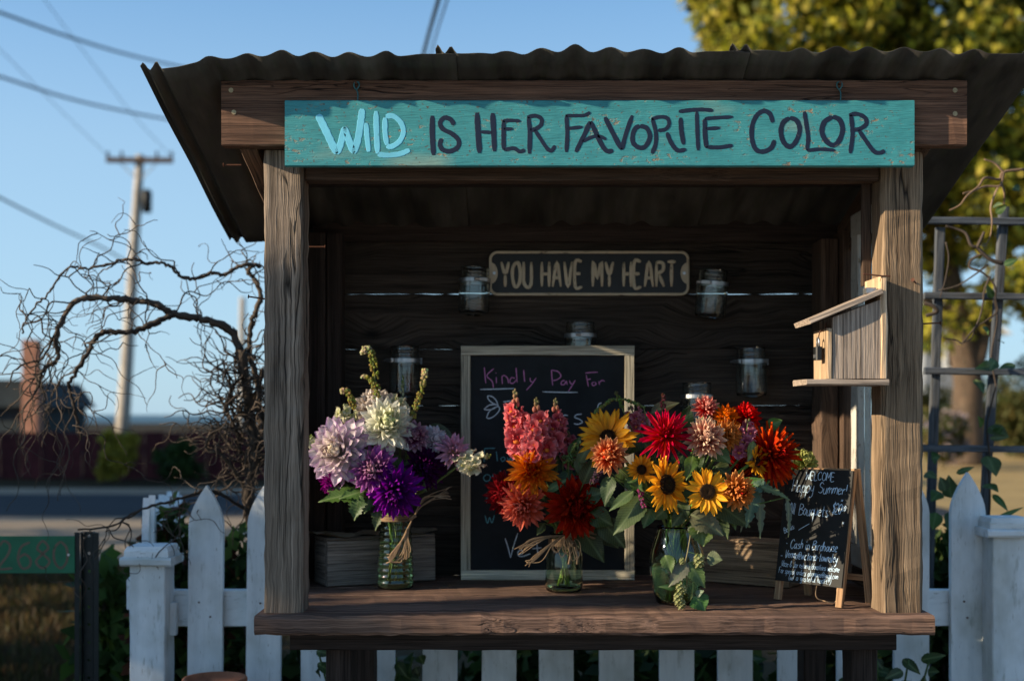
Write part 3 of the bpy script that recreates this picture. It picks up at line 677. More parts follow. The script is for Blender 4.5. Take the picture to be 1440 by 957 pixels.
def chalk(m, ss, wd): b = MB(); stroke_mesh(b, [(q, wd) for q in ss], ccc, (0, -1, 0), .06, 6, 5, .0002); b.build('chalk_word', m, CB, local=True)
for i, j in ((0, 10), (10, 15), (15, 21)): chalk(T_CHALKP, pink[i:j], .0030)
for i, j in ((0, 1), (1, 2), (2, 5), (5, 7), (7, 11), (11, 16)): chalk(T_CHALKW, white[i:j], .0030)
for i, j in ((0, 6), (6, 9), (9, 11), (11, 12), (12, 13)): chalk(T_CHALKT, teal[i:j], .0028)

# small A-frame chalkboard
fr, fl = V(.764, 2.978, ZC), V(.644, 3.115, ZC); ew = (fr - fl).normalized(); en = V(ew.y, -ew.x, 0)          # en points out of the written face
if en.y > 0: en = -en
AW = (fr - fl).length + .012; AH = .322; SP = .125
AF = empty('a_frame_chalkboard', ((fr + fl) / 2 - en * SP / 2), 'small black A-frame chalkboard with Welcome Happy Summer written in pale blue', 'chalkboard')
AF.rotation_euler = (0, 0, math.atan2(ew.y, ew.x))
def apart(name, fn, m, parent=AF, sm=False): b = MB(); fn(b); return b.build(name, m, parent, sm, local=True)
lean = math.atan2(SP / 2 - .006, AH)
def ff(x, z, d=0.): # local coords on the front leaf, z measured up the leaf
    return V(x, -SP / 2 + z * math.sin(lean) - d * math.cos(lean), z * math.cos(lean) - d * math.sin(lean) + .0)
def fb(x, z, d=0.): q = ff(x, z, d); return V(q.x, -q.y, q.z)
LL = AH / math.cos(lean)
for g in (ff, fb):
    for s in (-1, 1):
        apart('leg', lambda b: b.board(g(s * (AW / 2 - .009), .002), g(s * (AW / 2 - .009), LL), (1, 0, 0), .017, .012, ch=.001, jit=.0004), W_PINE)
    apart('top_rail', lambda b: b.board(g(-AW / 2 + .018, LL - .006), g(AW / 2 - .018, LL - .006), (0, 0, 1), .012, .011, ch=.001, jit=.0004), W_PINE)
    apart('cross_rail', lambda b: b.board(g(-AW / 2 + .018, .062), g(AW / 2 - .018, .062), (0, 0, 1), .014, .008, ch=.001, jit=.0004), W_PINE)
sl = apart('slate', lambda b: b.board(ff(0, .050, .0082), ff(0, LL - .002, .0082), (1, 0, 0), AW - .004, .004, ch=.0006, jit=0, seg=1), T_SLATE2)
b = MB(); b.tube(spline([ff(.02, .055, .0), ff(.018, .02, -.004), ff(.03, .006, -.02), ff(.06, .006, -.02), ff(.072, .02, -.01), ff(.075, .055, 0)], 5), .0013, 6); b.build('carry_cord', T_RAFFIA, AF, True, local=True)
# lettering: rows as (text, left 0..1, baseline 0..1 from top, cap height, horizontal scale, slant)
rows = [('WELCOME', .30, .76, .092, .020, .05), ('Happy', .10, .47, .20, .029, .10), ('Summer!', .52, .97, .205, .025, .12), ('All', .08, .21, .40, .027, .1), ('Bouquets:', .25, .74, .405, .028, .1), ('$20', .76, .91, .375, .026, .16), ('00', .91, .97, .345, .012, .1),
        ('*', .93, .97, .46, .012, 0), ('*', .10, .14, .46, .012, 0), ('*', .88, .92, .27, .012, 0), ('Cash in Birdhouse', .17, .92, .70, .022, .14), ('-', .10, .13, .69, .02, 0), ('-', .04, .07, .80, .02, 0), ('Venmo@victoria-townsley', .10, .93, .79, .020, .14),
        ('Vase & Jar returns/donations welcome', .06, .97, .868, .0145, .12), ('For special orders: akomaine@gmail.com', .03, .96, .928, .0135, .12), ('(w/ a grateful heart!!!)', .20, .86, .978, .0135, .12)]
rows_st = []
SH = LL - .052
for txt, lx, rx, by, h, sl_ in rows:
    w0 = text_width(txt, h, 1.0, 1.1, 3.4) + h * sl_
    rows_st.append(text_strokes(txt, -AW / 2 + .005 + lx * (AW - .01), .050 + SH * (1 - by), h, (rx - lx) * (AW - .01) / w0, sl_, .0018 if h > .018 else .0011, .35, 1.1, 3.4, .05))
q = text_strokes('Bonus:', 0, 0, .014, .8, .1, .0016, .3); ca_, sa_ = math.cos(R_(28)), math.sin(R_(28))
bonus = [([(-AW / 2 + .016 + (x * ca_ - y * sa_), .050 + SH * .42 + (x * sa_ + y * ca_)) for x, y in p], w) for p, w in q]
rows_st.append(bonus)
bonus += [([(-AW / 2 + .055, .050 + SH * .46), (-AW / 2 + .085, .050 + SH * .525)], .0015)]
for rs in rows_st:
    b = MB(); stroke_mesh(b, rs, lambda x, z: ff(x, z, .0104), ff(0, 0, 1) - ff(0, 0, 0), .08, 5, 4, .0002); b.build('chalk_line', T_CHALKB, AF, local=True)

# birdhouse money box on the right post
YB0, YB1 = 2.853, 2.985
BH = empty('birdhouse', (.76, 2.92, PZ(541, YB0)), 'grey wooden birdhouse with slanted roof fixed to the right post', 'birdhouse')
def bpart(name, fn, m, parent=None): b = MB(); fn(b); return b.build(name, m, parent or BH)
bx = lambda px: PX(px, YB0); bz = lambda py: PZ(py, YB0)
bpart('back_board', lambda b: b.box((bx(1239), YB0, bz(532)), (XR0 - .004, YB1, bz(388)), 2), W_BIRD2)
bpart('floor_board', lambda b: b.board((bx(1134), (YB0 + YB1) / 2, bz(537)), (bx(1249.5), (YB0 + YB1) / 2, bz(537)), (0, 1, 0), YB1 - YB0 + .012, .0125), W_BIRD)
for y in (YB0 + .003, YB1 - .013):
    def side(b):
        pts = [(bx(1171.5), bz(532)), (bx(1238.5), bz(532)), (bx(1238.5), bz(421)), (bx(1171.5), bz(446))]
        b.prism(pts, (0, y, 0), (1, 0, 0), (0, 0, 1), (0, 1, 0), .010)
    bpart('side_board', side, W_BIRD)
bpart('front_board', lambda b: b.box((bx(1163), YB0 + .001, bz(532)), (bx(1171), YB1 - .002, bz(461)), 2), W_BIRD2)
bpart('roof_board', lambda b: b.board(P(1137, 452, YB0) + V(0, .062, 0), P(1238.5, 410, YB0) + V(0, .062, 0), (0, 1, 0), .155, .0125, ch=.002), W_BIRD)
bpart('hook_nail', lambda b: b.tube([P(1214, 385, YB0), P(1240, 388, YB0), P(1252, 388, YB0)], .0018, 6), T_RUST)
bpart('hinge', lambda b: b.box(P(1222, 411, YB0) + V(0, .02, 0), P(1236, 403, YB0) + V(0, .05, .0), 0, ch=.0008, jit=0), T_STEEL)
PK = empty('padlock', P(1156, 505, YB0) + V(-.006, .02, 0), 'small black padlock hanging on the front of the birdhouse', 'padlock')
pc = P(1162, 496, YB0) + V(-.008, .030, 0)
b = MB(); b.box(pc + V(-.011, -.014, -.015), pc + V(.004, .014, .015), 2, ch=.003, jit=0, seg=2); pb = b.build('lock_body', T_BLACK, PK)
b = MB(); b.box(pc + V(-.0118, -.009, -.010), pc + V(-.0108, .009, -.002), 1, ch=.0002, jit=0, seg=1); b.build('face_plate', T_STEEL, pb)
b = MB(); b.tube([pc + V(-.003, -.009, .013)] + [pc + V(-.003, -.009 * math.cos(R_(a)), .026 + .009 * math.sin(R_(a))) for a in range(0, 181, 20)] + [pc + V(-.003, .009, .013)], .0025, 8); b.build('shackle', T_STEEL, PK, True)
bpart('hasp_wire', lambda b: b.tube(spline([pc + V(-.003, 0, .034), pc + V(.002, .002, .05), P(1163, 463, YB0) + V(.002, .03, 0), P(1164, 452, YB0) + V(.004, .03, 0)], 5), .0016, 6), T_RUST)

# wooden boxes on the counter
def crate(name, label, c, yaw, L, D, H, m, paper=None):
    E = empty(name, c, label, 'box', rot=(0, 0, yaw)); t = .019
    def q(n_, fn, mm=m): b = MB(); fn(b); return b.build(n_, mm, E, local=True)
    q('front_board', lambda b: b.box((-L / 2 + .0012, -D / 2, .001), (L / 2 - .0012, -D / 2 + t, H), 0)); q('back_board', lambda b: b.box((-L / 2 + .0012, D / 2 - t, .001), (L / 2 - .0012, D / 2, H), 0))
    for s in (-1, 1): q('end_board', lambda b: b.box((min(s * L / 2, s * (L / 2 - t)), -D / 2 + t + .0005, .001), (max(s * L / 2, s * (L / 2 - t)), D / 2 - t - .0005, H - .001), 1))
    q('lid_board', lambda b: b.box((-L / 2, -D / 2 + .001, H + .0005), (L / 2, D / 2 - .001, H + .010), 0))
    return E
cl = V(PX(460, 3.335), 3.335, ZC + .001); cr = V(PX(612, 3.47), 3.47, ZC + .001); yaw = math.atan2(cr.y - cl.y, cr.x - cl.x); Lb = (cr - cl).length; nrm = V(-math.sin(yaw), math.cos(yaw), 0)
BX = crate('wooden_box', 'weathered grey wooden box topped with curled brown paper, behind the ribbed vase', (cl + cr) / 2 + nrm * .055, yaw, Lb, .11, .118, W_BOX)
b = MB(); v = []; f = []; nx, ny = 22, 8
for i in range(nx + 1):
    for j in range(ny + 1):
        x = lerp(-Lb / 2 - .03, Lb / 2 + .004, i / nx); y = lerp(-.062, .05, j / ny); e = abs(i / nx - .5) * 2
        v.append((x, y + .004 * math.sin(i * 1.3), .131 + .004 * math.sin(i * .9 + j * .5) + .012 * max(0, e - .55) * (1 if i > nx / 2 else 1.6) + .002 * random.random()))
for i in range(nx):
    for j in range(ny): A = i * (ny + 1) + j; f.append((A, A + ny + 1, A + ny + 2, A + 1))
n_ = len(v); v += [(x, y, z - .0012) for x, y, z in v]; f += [tuple(q + n_ for q in reversed(t)) for t in f]
b.add(v, f); pp = b.build('brown_paper', T_PAPER, None, True); tag(pp, 'curled sheet of brown paper lying on the grey wooden box', 'paper')
pp.location = Vector(BX.location) + Matrix.Rotation(yaw, 3, 'Z') @ Vector(pp.location); pp.rotation_euler = (0, 0, yaw)
cl = V(PX(985, 3.445), 3.445, ZC + .001); cr = V(PX(1110, 3.31), 3.31, ZC + .001); yaw2 = math.atan2(cr.y - cl.y, cr.x - cl.x); Lb2 = (cr - cl).length; nrm = V(-math.sin(yaw2), math.cos(yaw2), 0)
crate('wooden_box', 'tan wooden box standing behind the A-frame chalkboard', (cl + cr) / 2 + nrm * .05, yaw2, Lb2, .10, .108, W_BOX2)

# glass jars clamped to the back wall
def jar_prof(r, h):
    o = [(r * .55, 0), (r * .92, .004), (r, .014), (r, h * .66), (r * .98, h * .72), (r * .90, h * .77), (r * .90, h * .82), (r * .95, h * .835), (r * .90, h * .85), (r * .90, h * .88), (r * .95, h * .895), (r * .90, h * .91), (r * .90, h * .97), (r * .92, h)]
    i = [(max(.001, q - .003), z if z > .01 else .006) for q, z in o]; i[0] = (r * .5, .007); i[1] = (r * .86, .008); i[-1] = (r * .92 - .003, h)
    return o + i[::-1]
def wall_jar(px, py0, py1, tilt, label, spin=0.):
    Y = 3.560; h = M(py1 - py0, Y); r = M(22, Y)
    E = empty('glass_jar', (PX(px, Y), Y, PZ(py1, Y)), label, 'jar', 'glass jars clamped to the back wall', rot=(0, R_(tilt), spin))
    b = MB(); b.lathe(jar_prof(r, h), n=36, closed=True); b.build('jar_body', T_GLASS, E, True, local=True)
    zc = h * .72
    b = MB(); b.lathe([(r * 1.010, zc - .005), (r * 1.022, zc - .005), (r * 1.022, zc + .005), (r * 1.010, zc + .005)], n=36, closed=True); b.build('clamp_band', T_STEEL, E, False, local=True)
    b = MB(); s = 1 if px > 560 else -1
    b.box((-.012, -r * 1.035 - .009, zc - .005), (.012, -r * 1.03, zc + .005), 0, ch=.001, jit=0, seg=1); b.tube([(-.026 * s, -r * 1.035 - .006, zc), (.016 * s, -r * 1.035 - .006, zc)], .0035, 8); b.build('clamp_screw', T_STEEL, E, False, local=True)
    b = MB(); b.box((-.01, r * 1.03, zc - .008), (.01, 3.613 - Y, zc + .008), 2, ch=.001, jit=0, seg=1); b.build('bracket', T_STEEL, E, False, local=True)
wall_jar(666, 376, 443, 2, 'clear glass jar beside the left end of the heart plate', .5)
wall_jar(998, 380, 447, 5, 'clear glass jar beside the right end of the heart plate', -.5)
wall_jar(816, 453, 520, 0, 'clear glass jar half hidden behind the top of the framed chalkboard', .2)
wall_jar(569, 487, 558, 0, 'clear glass jar on the wall above the white flowers', -.9)
wall_jar(1057, 489, 558, -1, 'clear glass jar on the wall left of the birdhouse', -1.1)
wall_jar(980, 538, 606, 0, 'clear glass jar on the wall half hidden behind the red flowers', .4)

# ================================================================= vases and flowers
def frame_from(axis, up=(0, 0, 1)):
    z = Vector(axis).normalized(); x = Vector(up).cross(z)
    x = x.normalized() if x.length > 1e-4 else V(1, 0, 0); y = z.cross(x)
    return Matrix((x, y, z)).transposed()
def mixc(a, b, t): return tuple(p + (q - p) * t for p, q in zip(a, b))
def petal_geo(L, W, cup, curl, tip, cols, nu=4, nv=6, base=.25, ruff=0.):
    """petal along +X, face towards +Z. cup: rolled edges, curl: bend along the length (+ = up), tip: 0 round .. 1 pointed. cols: base, middle, tip, edge"""
    v = []; c = []; g = []; f = []; go = random.uniform(0, 30)
    a = 0.; x = 0.; z = 0.; sp = []
    for j in range(nv + 1): sp.append((x, z, a)); a += curl / nv; x += L / nv * math.cos(a); z += L / nv * math.sin(a)
    for j in range(nv + 1):
        t = j / nv
        w = lerp(base, 1, smooth(t / .55)) if t < .55 else 1.
        if t >= .55: s = (t - .55) / .45; w = lerp(math.sqrt(max(0, 1 - s ** 2.2)), (1 - s) ** .8, tip)
        w = max(w, .04)
        for k in range(nu + 1):
            e = k / nu * 2 - 1; y = e * W / 2 * w; zz = cup * W * (e * e) * (.4 + .6 * t) + ruff * W * math.sin(t * 9 + e * 4) * abs(e)
            px, pz, pa = sp[j]
            v.append((px - zz * math.sin(pa), y, pz + zz * math.cos(pa))); g.append((go + px, y, 0))
            q = mixc(cols[0], cols[1], min(1, t * 2)) if t < .5 else mixc(cols[1], cols[2], (t - .5) * 2)
            if len(cols) > 3: q = mixc(q, cols[3], abs(e) ** 4 * min(1, t * 1.6))
            c.append(q)
    for j in range(nv):
        for k in range(nu): A = j * (nu + 1) + k; f.append((A, A + nu + 1, A + nu + 2, A + 1))
    return v, f, g, c
def petal_mesh(*a, **k):
    v, f, g, c = petal_geo(*a, **k); b = MB(); b.add(v, f, g, c); return b.mesh('petal', T_PETAL, True)

class Vase:
    def __init__(s, x, y, top, rad, base=ZC): s.x, s.y, s.top, s.rad, s.base = x, y, top, rad, base
VASES = {1: Vase(PX(556, 3.33), 3.33, ZC + .192, .036), 2: Vase(PX(793, 3.27), 3.27, ZC + .150, .032), 3: Vase(PX(952, 3.06), 3.06, ZC + .185, .036)}
GRN, GRN2, GRN3 = (.045, .085, .018), (.07, .13, .03), (.10, .14, .04)
def stem_path(head, axis, vs, back):
    a = Vector(head) - Vector(axis) * back
    ang = random.uniform(0, 6.28); rr = vs.rad * .75 * math.sqrt(random.random())
    m = V(vs.x + math.cos(ang) * rr, vs.y + math.sin(ang) * rr, vs.top - .005)
    bt = V(vs.x - math.cos(ang) * rr * .8 + random.uniform(-.006, .006), vs.y - math.sin(ang) * rr * .8, vs.base + random.uniform(.012, .03))
    mid = a.lerp(m, .45) + V(0, .01, .0); mid = mid - Vector(axis) * back * .6
    return spline([a, mid, m, bt], 6)
def flower_root(name, label, cat, head, vs, group):
    return empty(name, (vs.x, vs.y, vs.base + .01), label, cat, group)
def add_stem(E, head, axis, vs, back, r=.0028, col=(.13, .19, .04)):
    b = MB(); p = stem_path(head, axis, vs, back); b.tube(p, [r] * len(p), 6, col=tuple(q * random.uniform(.8, 1.3) for q in col)); b.build('stem', T_STEM, E, True)
GROUPS = {1: 'flowers in the ribbed vase', 2: 'flowers in the short jar', 3: 'flowers in the tall clear vase'}

def dahlia(label, v, px, py, Y, d, ax, cols, rings=6, n0=14, wr=.42, tip=.4, cup=.28, curl=.25, sep=True, open_=95, core=None, spin=None, name='dahlia', fall=.55, narrow=1.):
    """px, py, d in photo pixels; ax = facing (right, up) lean; cols: (base, middle, tip, edge)"""
    rings += 2; n0 += 3; wr *= .86; tip *= .8; Y += .07 if v == 2 else 0
    vs = VASES[v]; head = P(px, py, Y); R = M(d / 2., Y) * 1.08; axis = Vector((ax[0], -1, ax[1])).normalized()
    E = flower_root(name, label, 'flower', head, vs, GROUPS[v]); inv = world_of(E).inverted()
    add_stem(E, head, axis, vs, R * .25)
    Fm = frame_from(axis); mats = []; allb = MB()
    for k in range(rings):
        t = k / max(1, rings - 1)
        th = R_(lerp(open_, 14, t ** .85)); L = R * lerp(1., fall, t) * random.uniform(.97, 1.03); n = max(5, int(round(lerp(n0, 6, t ** 1.2)))); W = R * wr * lerp(1, .62, t) * narrow
        cc = cols if core is None else tuple(mixc(c, core, t ** 1.5) for c in cols)
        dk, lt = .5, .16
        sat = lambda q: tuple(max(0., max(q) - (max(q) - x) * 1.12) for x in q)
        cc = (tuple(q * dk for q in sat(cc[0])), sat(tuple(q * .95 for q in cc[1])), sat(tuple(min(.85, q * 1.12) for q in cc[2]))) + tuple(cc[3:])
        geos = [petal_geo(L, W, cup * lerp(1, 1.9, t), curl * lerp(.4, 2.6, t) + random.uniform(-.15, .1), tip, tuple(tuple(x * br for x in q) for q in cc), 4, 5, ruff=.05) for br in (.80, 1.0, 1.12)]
        meshes = None
        if sep:
            meshes = []
            for g in geos: bb = MB(); bb.add(g[0], g[1], g[2], g[3]); meshes.append(bb.mesh('petal', T_PETAL, True))
        off = k * 2.4 + (spin or 0)
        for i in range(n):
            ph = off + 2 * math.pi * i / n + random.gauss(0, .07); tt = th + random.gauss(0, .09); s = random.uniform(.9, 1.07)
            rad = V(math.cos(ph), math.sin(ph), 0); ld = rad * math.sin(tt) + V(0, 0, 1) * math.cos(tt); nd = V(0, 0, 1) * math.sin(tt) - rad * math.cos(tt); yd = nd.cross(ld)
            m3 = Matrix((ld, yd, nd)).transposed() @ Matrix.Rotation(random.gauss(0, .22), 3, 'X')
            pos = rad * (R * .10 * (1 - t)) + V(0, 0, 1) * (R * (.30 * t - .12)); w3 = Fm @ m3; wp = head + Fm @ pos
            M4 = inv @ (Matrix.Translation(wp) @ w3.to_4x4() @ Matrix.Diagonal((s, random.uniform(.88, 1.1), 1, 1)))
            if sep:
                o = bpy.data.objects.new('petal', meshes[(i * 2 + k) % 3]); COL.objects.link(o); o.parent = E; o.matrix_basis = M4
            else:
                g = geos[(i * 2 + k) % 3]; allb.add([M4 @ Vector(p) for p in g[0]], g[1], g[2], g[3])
    if not sep: o = allb.build('petals', T_PETAL, E, True, local=True); o['kind'] = 'stuff'
    b = MB(); c0 = tuple(q * .8 for q in (core or cols[0]))
    b.ball(head - axis * R * .03, R * .20, 8, 6, c0); b.build('flower_centre', T_PETAL, E, True)
    b = MB(); b.ball(head - axis * R * .17, R * .20, 8, 6, GRN, (1, 1, 1)); b.build('calyx', T_STEM, E, True)
    return E

def sunflower(label, v, px, py, Y, d, ax, cols=((.46, .13, .004), (.84, .36, .012), (.92, .50, .03)), disc=.34, n=18, droop=92, dark=(.035, .018, .010)):
    vs = VASES[v]; head = P(px, py, Y); R = M(d / 2., Y) * 1.06; axis = Vector((ax[0], -1, ax[1])).normalized(); Fm = frame_from(axis)
    E = flower_root('sunflower', label, 'flower', head, vs, GROUPS[v]); inv = world_of(E).inverted(); add_stem(E, head, axis, vs, R * .3, .004)
    r0 = R * disc
    for k in range(2):
        ms = [petal_mesh(R - r0 * .8, R * random.uniform(.21, .27), .22, random.uniform(-.5, .45), .8, cols + (mixc(cols[1], cols[0], .4),), ruff=.05, base=.45) for _ in range(4)]
        for i in range(n):
            if random.random() < .06: continue
            ph = 2 * math.pi * (i + .5 * k) / n + random.gauss(0, .09); tt = R_(droop - 14 * k) + random.gauss(0, .17); s = random.uniform(.8, 1.1)
            rad = V(math.cos(ph), math.sin(ph), 0); ld = rad * math.sin(tt) + V(0, 0, 1) * math.cos(tt); nd = V(0, 0, 1) * math.sin(tt) - rad * math.cos(tt)
            m3 = Fm @ Matrix((ld, nd.cross(ld), nd)).transposed() @ Matrix.Rotation(random.gauss(0, .3), 3, 'X'); wp = head + Fm @ (rad * r0 * .85 + V(0, 0, .001 * k))
            o = bpy.data.objects.new('petal', ms[i % 4]); COL.objects.link(o); o.parent = E; o.matrix_basis = inv @ (Matrix.Translation(wp) @ m3.to_4x4() @ Matrix.Diagonal((s, random.uniform(.8, 1.15), 1, 1)))
    b = MB(); prof = [(r0, -.1 * r0), (r0 * 1.02, .12 * r0), (r0 * .85, .30 * r0), (r0 * .5, .33 * r0), (r0 * .2, .24 * r0), (.0005, .2 * r0)]; vv = MB(); vv.lathe(prof, n=24)
    b.add([head + Fm @ Vector(p) for p in vv.v], vv.f, None, dark); dk = b.build('disc', T_PETAL, E, True)
    b = MB()
    for i in range(230):
        q = math.sqrt((i + .5) / 230); a = i * 2.39996; rr = r0 * q * 1.0; hz = r0 * (.12 + .22 * math.sin(q * 2.4)); c = dark if q > .55 else mixc(dark, (.10, .05, .015), 1 - q)
        if q > .8 and random.random() < .35: c = (.16, .075, .012)
        vv = MB(); vv.ball((rr * math.cos(a), rr * math.sin(a), hz + random.uniform(-.02, .05) * r0), r0 * .055, 5, 4, c, (1, 1, 1.9)); b.add([head + Fm @ Vector(p) for p in vv.v], vv.f, None, c)
    o = b.build('disc_florets', T_PETAL, dk, False); o['kind'] = 'stuff'
    b = MB(); b.ball(head - axis * r0 * .62, r0 * .60, 10, 6, GRN2); b.build('calyx', T_STEM, E, True)
    for i in range(5):
        ph = i * 1.256 + random.random(); rad = Fm @ V(math.cos(ph), math.sin(ph), 0); leaf(E, head - axis * r0 * .4, head - axis * r0 * .55 + rad * R * .62, R * .3, axis, GRN2, name='sepal', serr=0)
    return E

def leaf(E, p0, p1, W, nrm, col, fold=.18, droop=.15, serr=0., lobes=0, name='leaf', nv=9, nu=4, vein=1.25):
    """leaf from its base p0 to its tip p1, facing nrm"""
    p0 = Vector(p0); p1 = Vector(p1); x = p1 - p0; L = x.length; x /= L; z = Vector(nrm); z = (z - x * z.dot(x))
    z = z.normalized() if z.length > 1e-4 else x.orthogonal().normalized(); y = z.cross(x); b = MB(); v = []; c = []; g = []; f = []; go = random.uniform(0, 30); col = tuple(q * random.uniform(.75, 1.25) for q in col)
    if serr or lobes: nv = 16
    tw = random.uniform(-.3, .3)
    for j in range(nv + 1):
        t = j / nv; w = (math.sin(math.pi * min(1, t ** .72 * .985 + .015)) ** .85) * (1 - .25 * t)
        if lobes: w *= .62 + .38 * abs(math.cos(t * math.pi * lobes))
        w *= 1 + serr * (1 if j % 2 else -1)
        w = max(w, .03) * W / 2
        for k in range(nu + 1):
            e = k / nu * 2 - 1; zz = abs(e) * w * fold - droop * L * (t - .5) ** 2 * 1.2 + .04 * W * math.sin(t * 7 + e * 3); ca, sa = math.cos(tw * t), math.sin(tw * t)
            v.append(p0 + x * (L * (t - (.05 * serr * 4 * abs(e) if serr else 0) * 0)) + y * (e * w * ca) + z * (zz + e * w * sa)); g.append((go + t * L, e * w, 0))
            c.append(tuple(q * (vein if k == nu // 2 else 1) for q in col))
    for j in range(nv):
        for k in range(nu): A = j * (nu + 1) + k; f.append((A, A + nu + 1, A + nu + 2, A + 1))
    b.add(v, f, g, c); return b.build(name, T_LEAF, E, True)

def floret_mesh(s, c1, c2, pal):
    """one snapdragon floret: two upper lobes, three lower lobes, swollen throat; opens towards +X"""
    b = MB()
    for ang, tilt, L, W in ((50, 58, .95, 1.0), (130, 58, .95, 1.0), (215, 72, .85, .9), (270, 78, .9, .95), (325, 72, .85, .9)):
        v, f, g, c = petal_geo(L * s, W * s, .3, -.5, .05, (tuple(q * .6 for q in c2), mixc(c2, c1, .6), mixc(c1, (.95, .75, .75), .10), mixc(c1, (.95, .7, .75), .22)), 4, 5, .55, .2)
        a = R_(ang); t = R_(tilt); rad = V(0, math.cos(a), math.sin(a)); ld = V(1, 0, 0) * math.cos(t) + rad * math.sin(t); nd = V(1, 0, 0) * math.sin(t) - rad * math.cos(t)
        m = Matrix((ld, nd.cross(ld), nd)).transposed(); b.add([m @ Vector(p) + V(.35 * s, 0, 0) + rad * s * .18 for p in v], f, g, c)
    b.ball((.42 * s, 0, -.20 * s), .22 * s, 7, 5, mixc(pal, c1, .15), (1, 1.3, .8)); b.tube([(-.4 * s, 0, 0), (.1 * s, 0, 0), (.5 * s, 0, 0)], [.14 * s, .26 * s, .3 * s], 7, col=c2)
    return b.mesh('floret', T_PETAL, True)
def snapdragon(label, v, base, tipp, Y, size, c1, c2, pal, n=16, bud=(.14, .17, .06), n_bud=7, top=.72, Yt=None):
    Y += .07 if v == 2 else 0
    vs = VASES[v]; p0 = P(base[0], base[1], Y); p1 = P(tipp[0], tipp[1], Yt or Y); E = flower_root('snapdragon', label, 'flower', p0, vs, GROUPS[v]); inv = world_of(E).inverted()
    d = (p1 - p0); L = d.length; d /= L; sp = spline([p0, p0.lerp(p1, .5) + V(.003, .004, 0), p1], 8)
    b = MB(); path = stem_path(p0, d, vs, .0)[1:]; b.tube(list(reversed(sp)) + path, [.0012 + .0018 * min(1, i / len(sp)) for i in range(len(sp) + len(path))], 6, col=GRN3); b.build('stem', T_STEM, E, True)
    s = M(size, Y); ms = [floret_mesh(s, mixc(c1, c2, random.uniform(0, .3)), c2, pal) for _ in range(3)]
    for i in range(n):
        t = i / n * top; pt = p0 + d * (L * t); a = i * 2.4 + .4; side = d.orthogonal().normalized(); out = (Quaternion(d, a) @ side)
        out = (out + V(0, -.75, .05)).normalized(); Fx = out; zz = (d - Fx * d.dot(Fx)).normalized(); m = Matrix((Fx, zz.cross(Fx), zz)).transposed() @ Matrix.Rotation(random.gauss(0, .25), 3, 'X'); k = lerp(1.1, .62, t / top) * random.uniform(.75, 1.2); pt = pt + side * random.gauss(0, s * .22)
        o = bpy.data.objects.new('floret', ms[i % 3]); COL.objects.link(o); o.parent = E; o.matrix_basis = inv @ (Matrix.Translation(pt + out * s * .35) @ m.to_4x4() @ Matrix.Diagonal((k, k, k, 1)))
    bb = MB()
    for i in range(n_bud):
        t = lerp(top, 1, (i + .5) / n_bud); a = i * 2.4; out = (Quaternion(d, a) @ d.orthogonal().normalized() + d * .8).normalized(); r = s * lerp(.24, .10, i / n_bud); c = mixc(c1, bud, min(1, .35 + i / n_bud))
        bb.ball(p0 + d * (L * t) + out * r * 1.2, r, 6, 5, c, (.8, .8, 1.25))
    bb.build('buds', T_PETAL, E, True); return E
def spike(label, v, pts, Y, w, c1, c2, name='flower_spike', n=170, curl_tip=True, leafs=False):
    """slender spike of tiny florets along photo points"""
    Y += .07 if v == 2 else 0
    vs = VASES[v]; q = spline([P(a, c, Y) for a, c in pts], 8); E = flower_root(name, label, 'flower', q[0], vs, GROUPS[v])
    b = MB(); path = stem_path(q[0], (q[1] - q[0]).normalized(), vs, 0)[1:]; b.tube(list(reversed(q)) + path, .0014, 6, col=GRN3); b.build('stem', T_STEM, E, True)
    b = MB(); m = len(q) - 1
    for i in range(n):
        t = (i + random.random()) / n; k = min(m - 1, int(t * m)); p = q[k].lerp(q[k + 1], t * m - k); r = M(w, Y) / 2 * (1 - .35 * t) * random.uniform(.55, 1.0); a = random.uniform(0, 6.28)
        c = mixc(c1, c2, smooth((t - .5) / .4)) ; c = tuple(x * random.uniform(.7, 1.25) for x in c); s = M(random.uniform(1.3, 2.2), Y)
        b.ball(p + V(math.cos(a) * r, math.sin(a) * r, random.uniform(-.002, .002)), s, 5, 4, c)
    o = b.build('tiny_florets', T_PETAL, E, False); o['kind'] = 'stuff'; return E
def foliage(label, v, leaves, name='foliage_sprig', col=GRN, stem_from=None, serr=.0, lobes=0, Y=None):
    """leaves: (x0, y0, x1, y1, width px, distance, normal (x, z)[, colour]) in photo pixels"""
    vs = VASES[v]; E = flower_root(name, label, 'foliage', None, vs, GROUPS[v]); b = MB()
    if v == 2: leaves = [l[:5] + (l[5] + .06,) + l[6:] for l in leaves]
    for l in leaves:
        p0 = P(l[0], l[1], l[5]); p1 = P(l[2], l[3], l[5] + (l[8] if len(l) > 8 else -.01)); a = V(vs.x + random.uniform(-.02, .02), vs.y + random.uniform(-.02, .02), vs.top)
        b.tube(spline([p0, p0.lerp(a, .5) + V(0, .01, 0), a, V(vs.x, vs.y, vs.base + .05)], 5), .0014, 5, col=GRN2)
    b.build('stem', T_STEM, E, True)
    for l in leaves:
        p0 = P(l[0], l[1], l[5]); p1 = P(l[2], l[3], l[5] + (l[8] if len(l) > 8 else -.01)); leaf(E, p0, p1, M(l[4], l[5]), (l[6][0], -1, l[6][1]), l[7] if len(l) > 7 and l[7] else col, serr=serr, lobes=lobes)
    return E

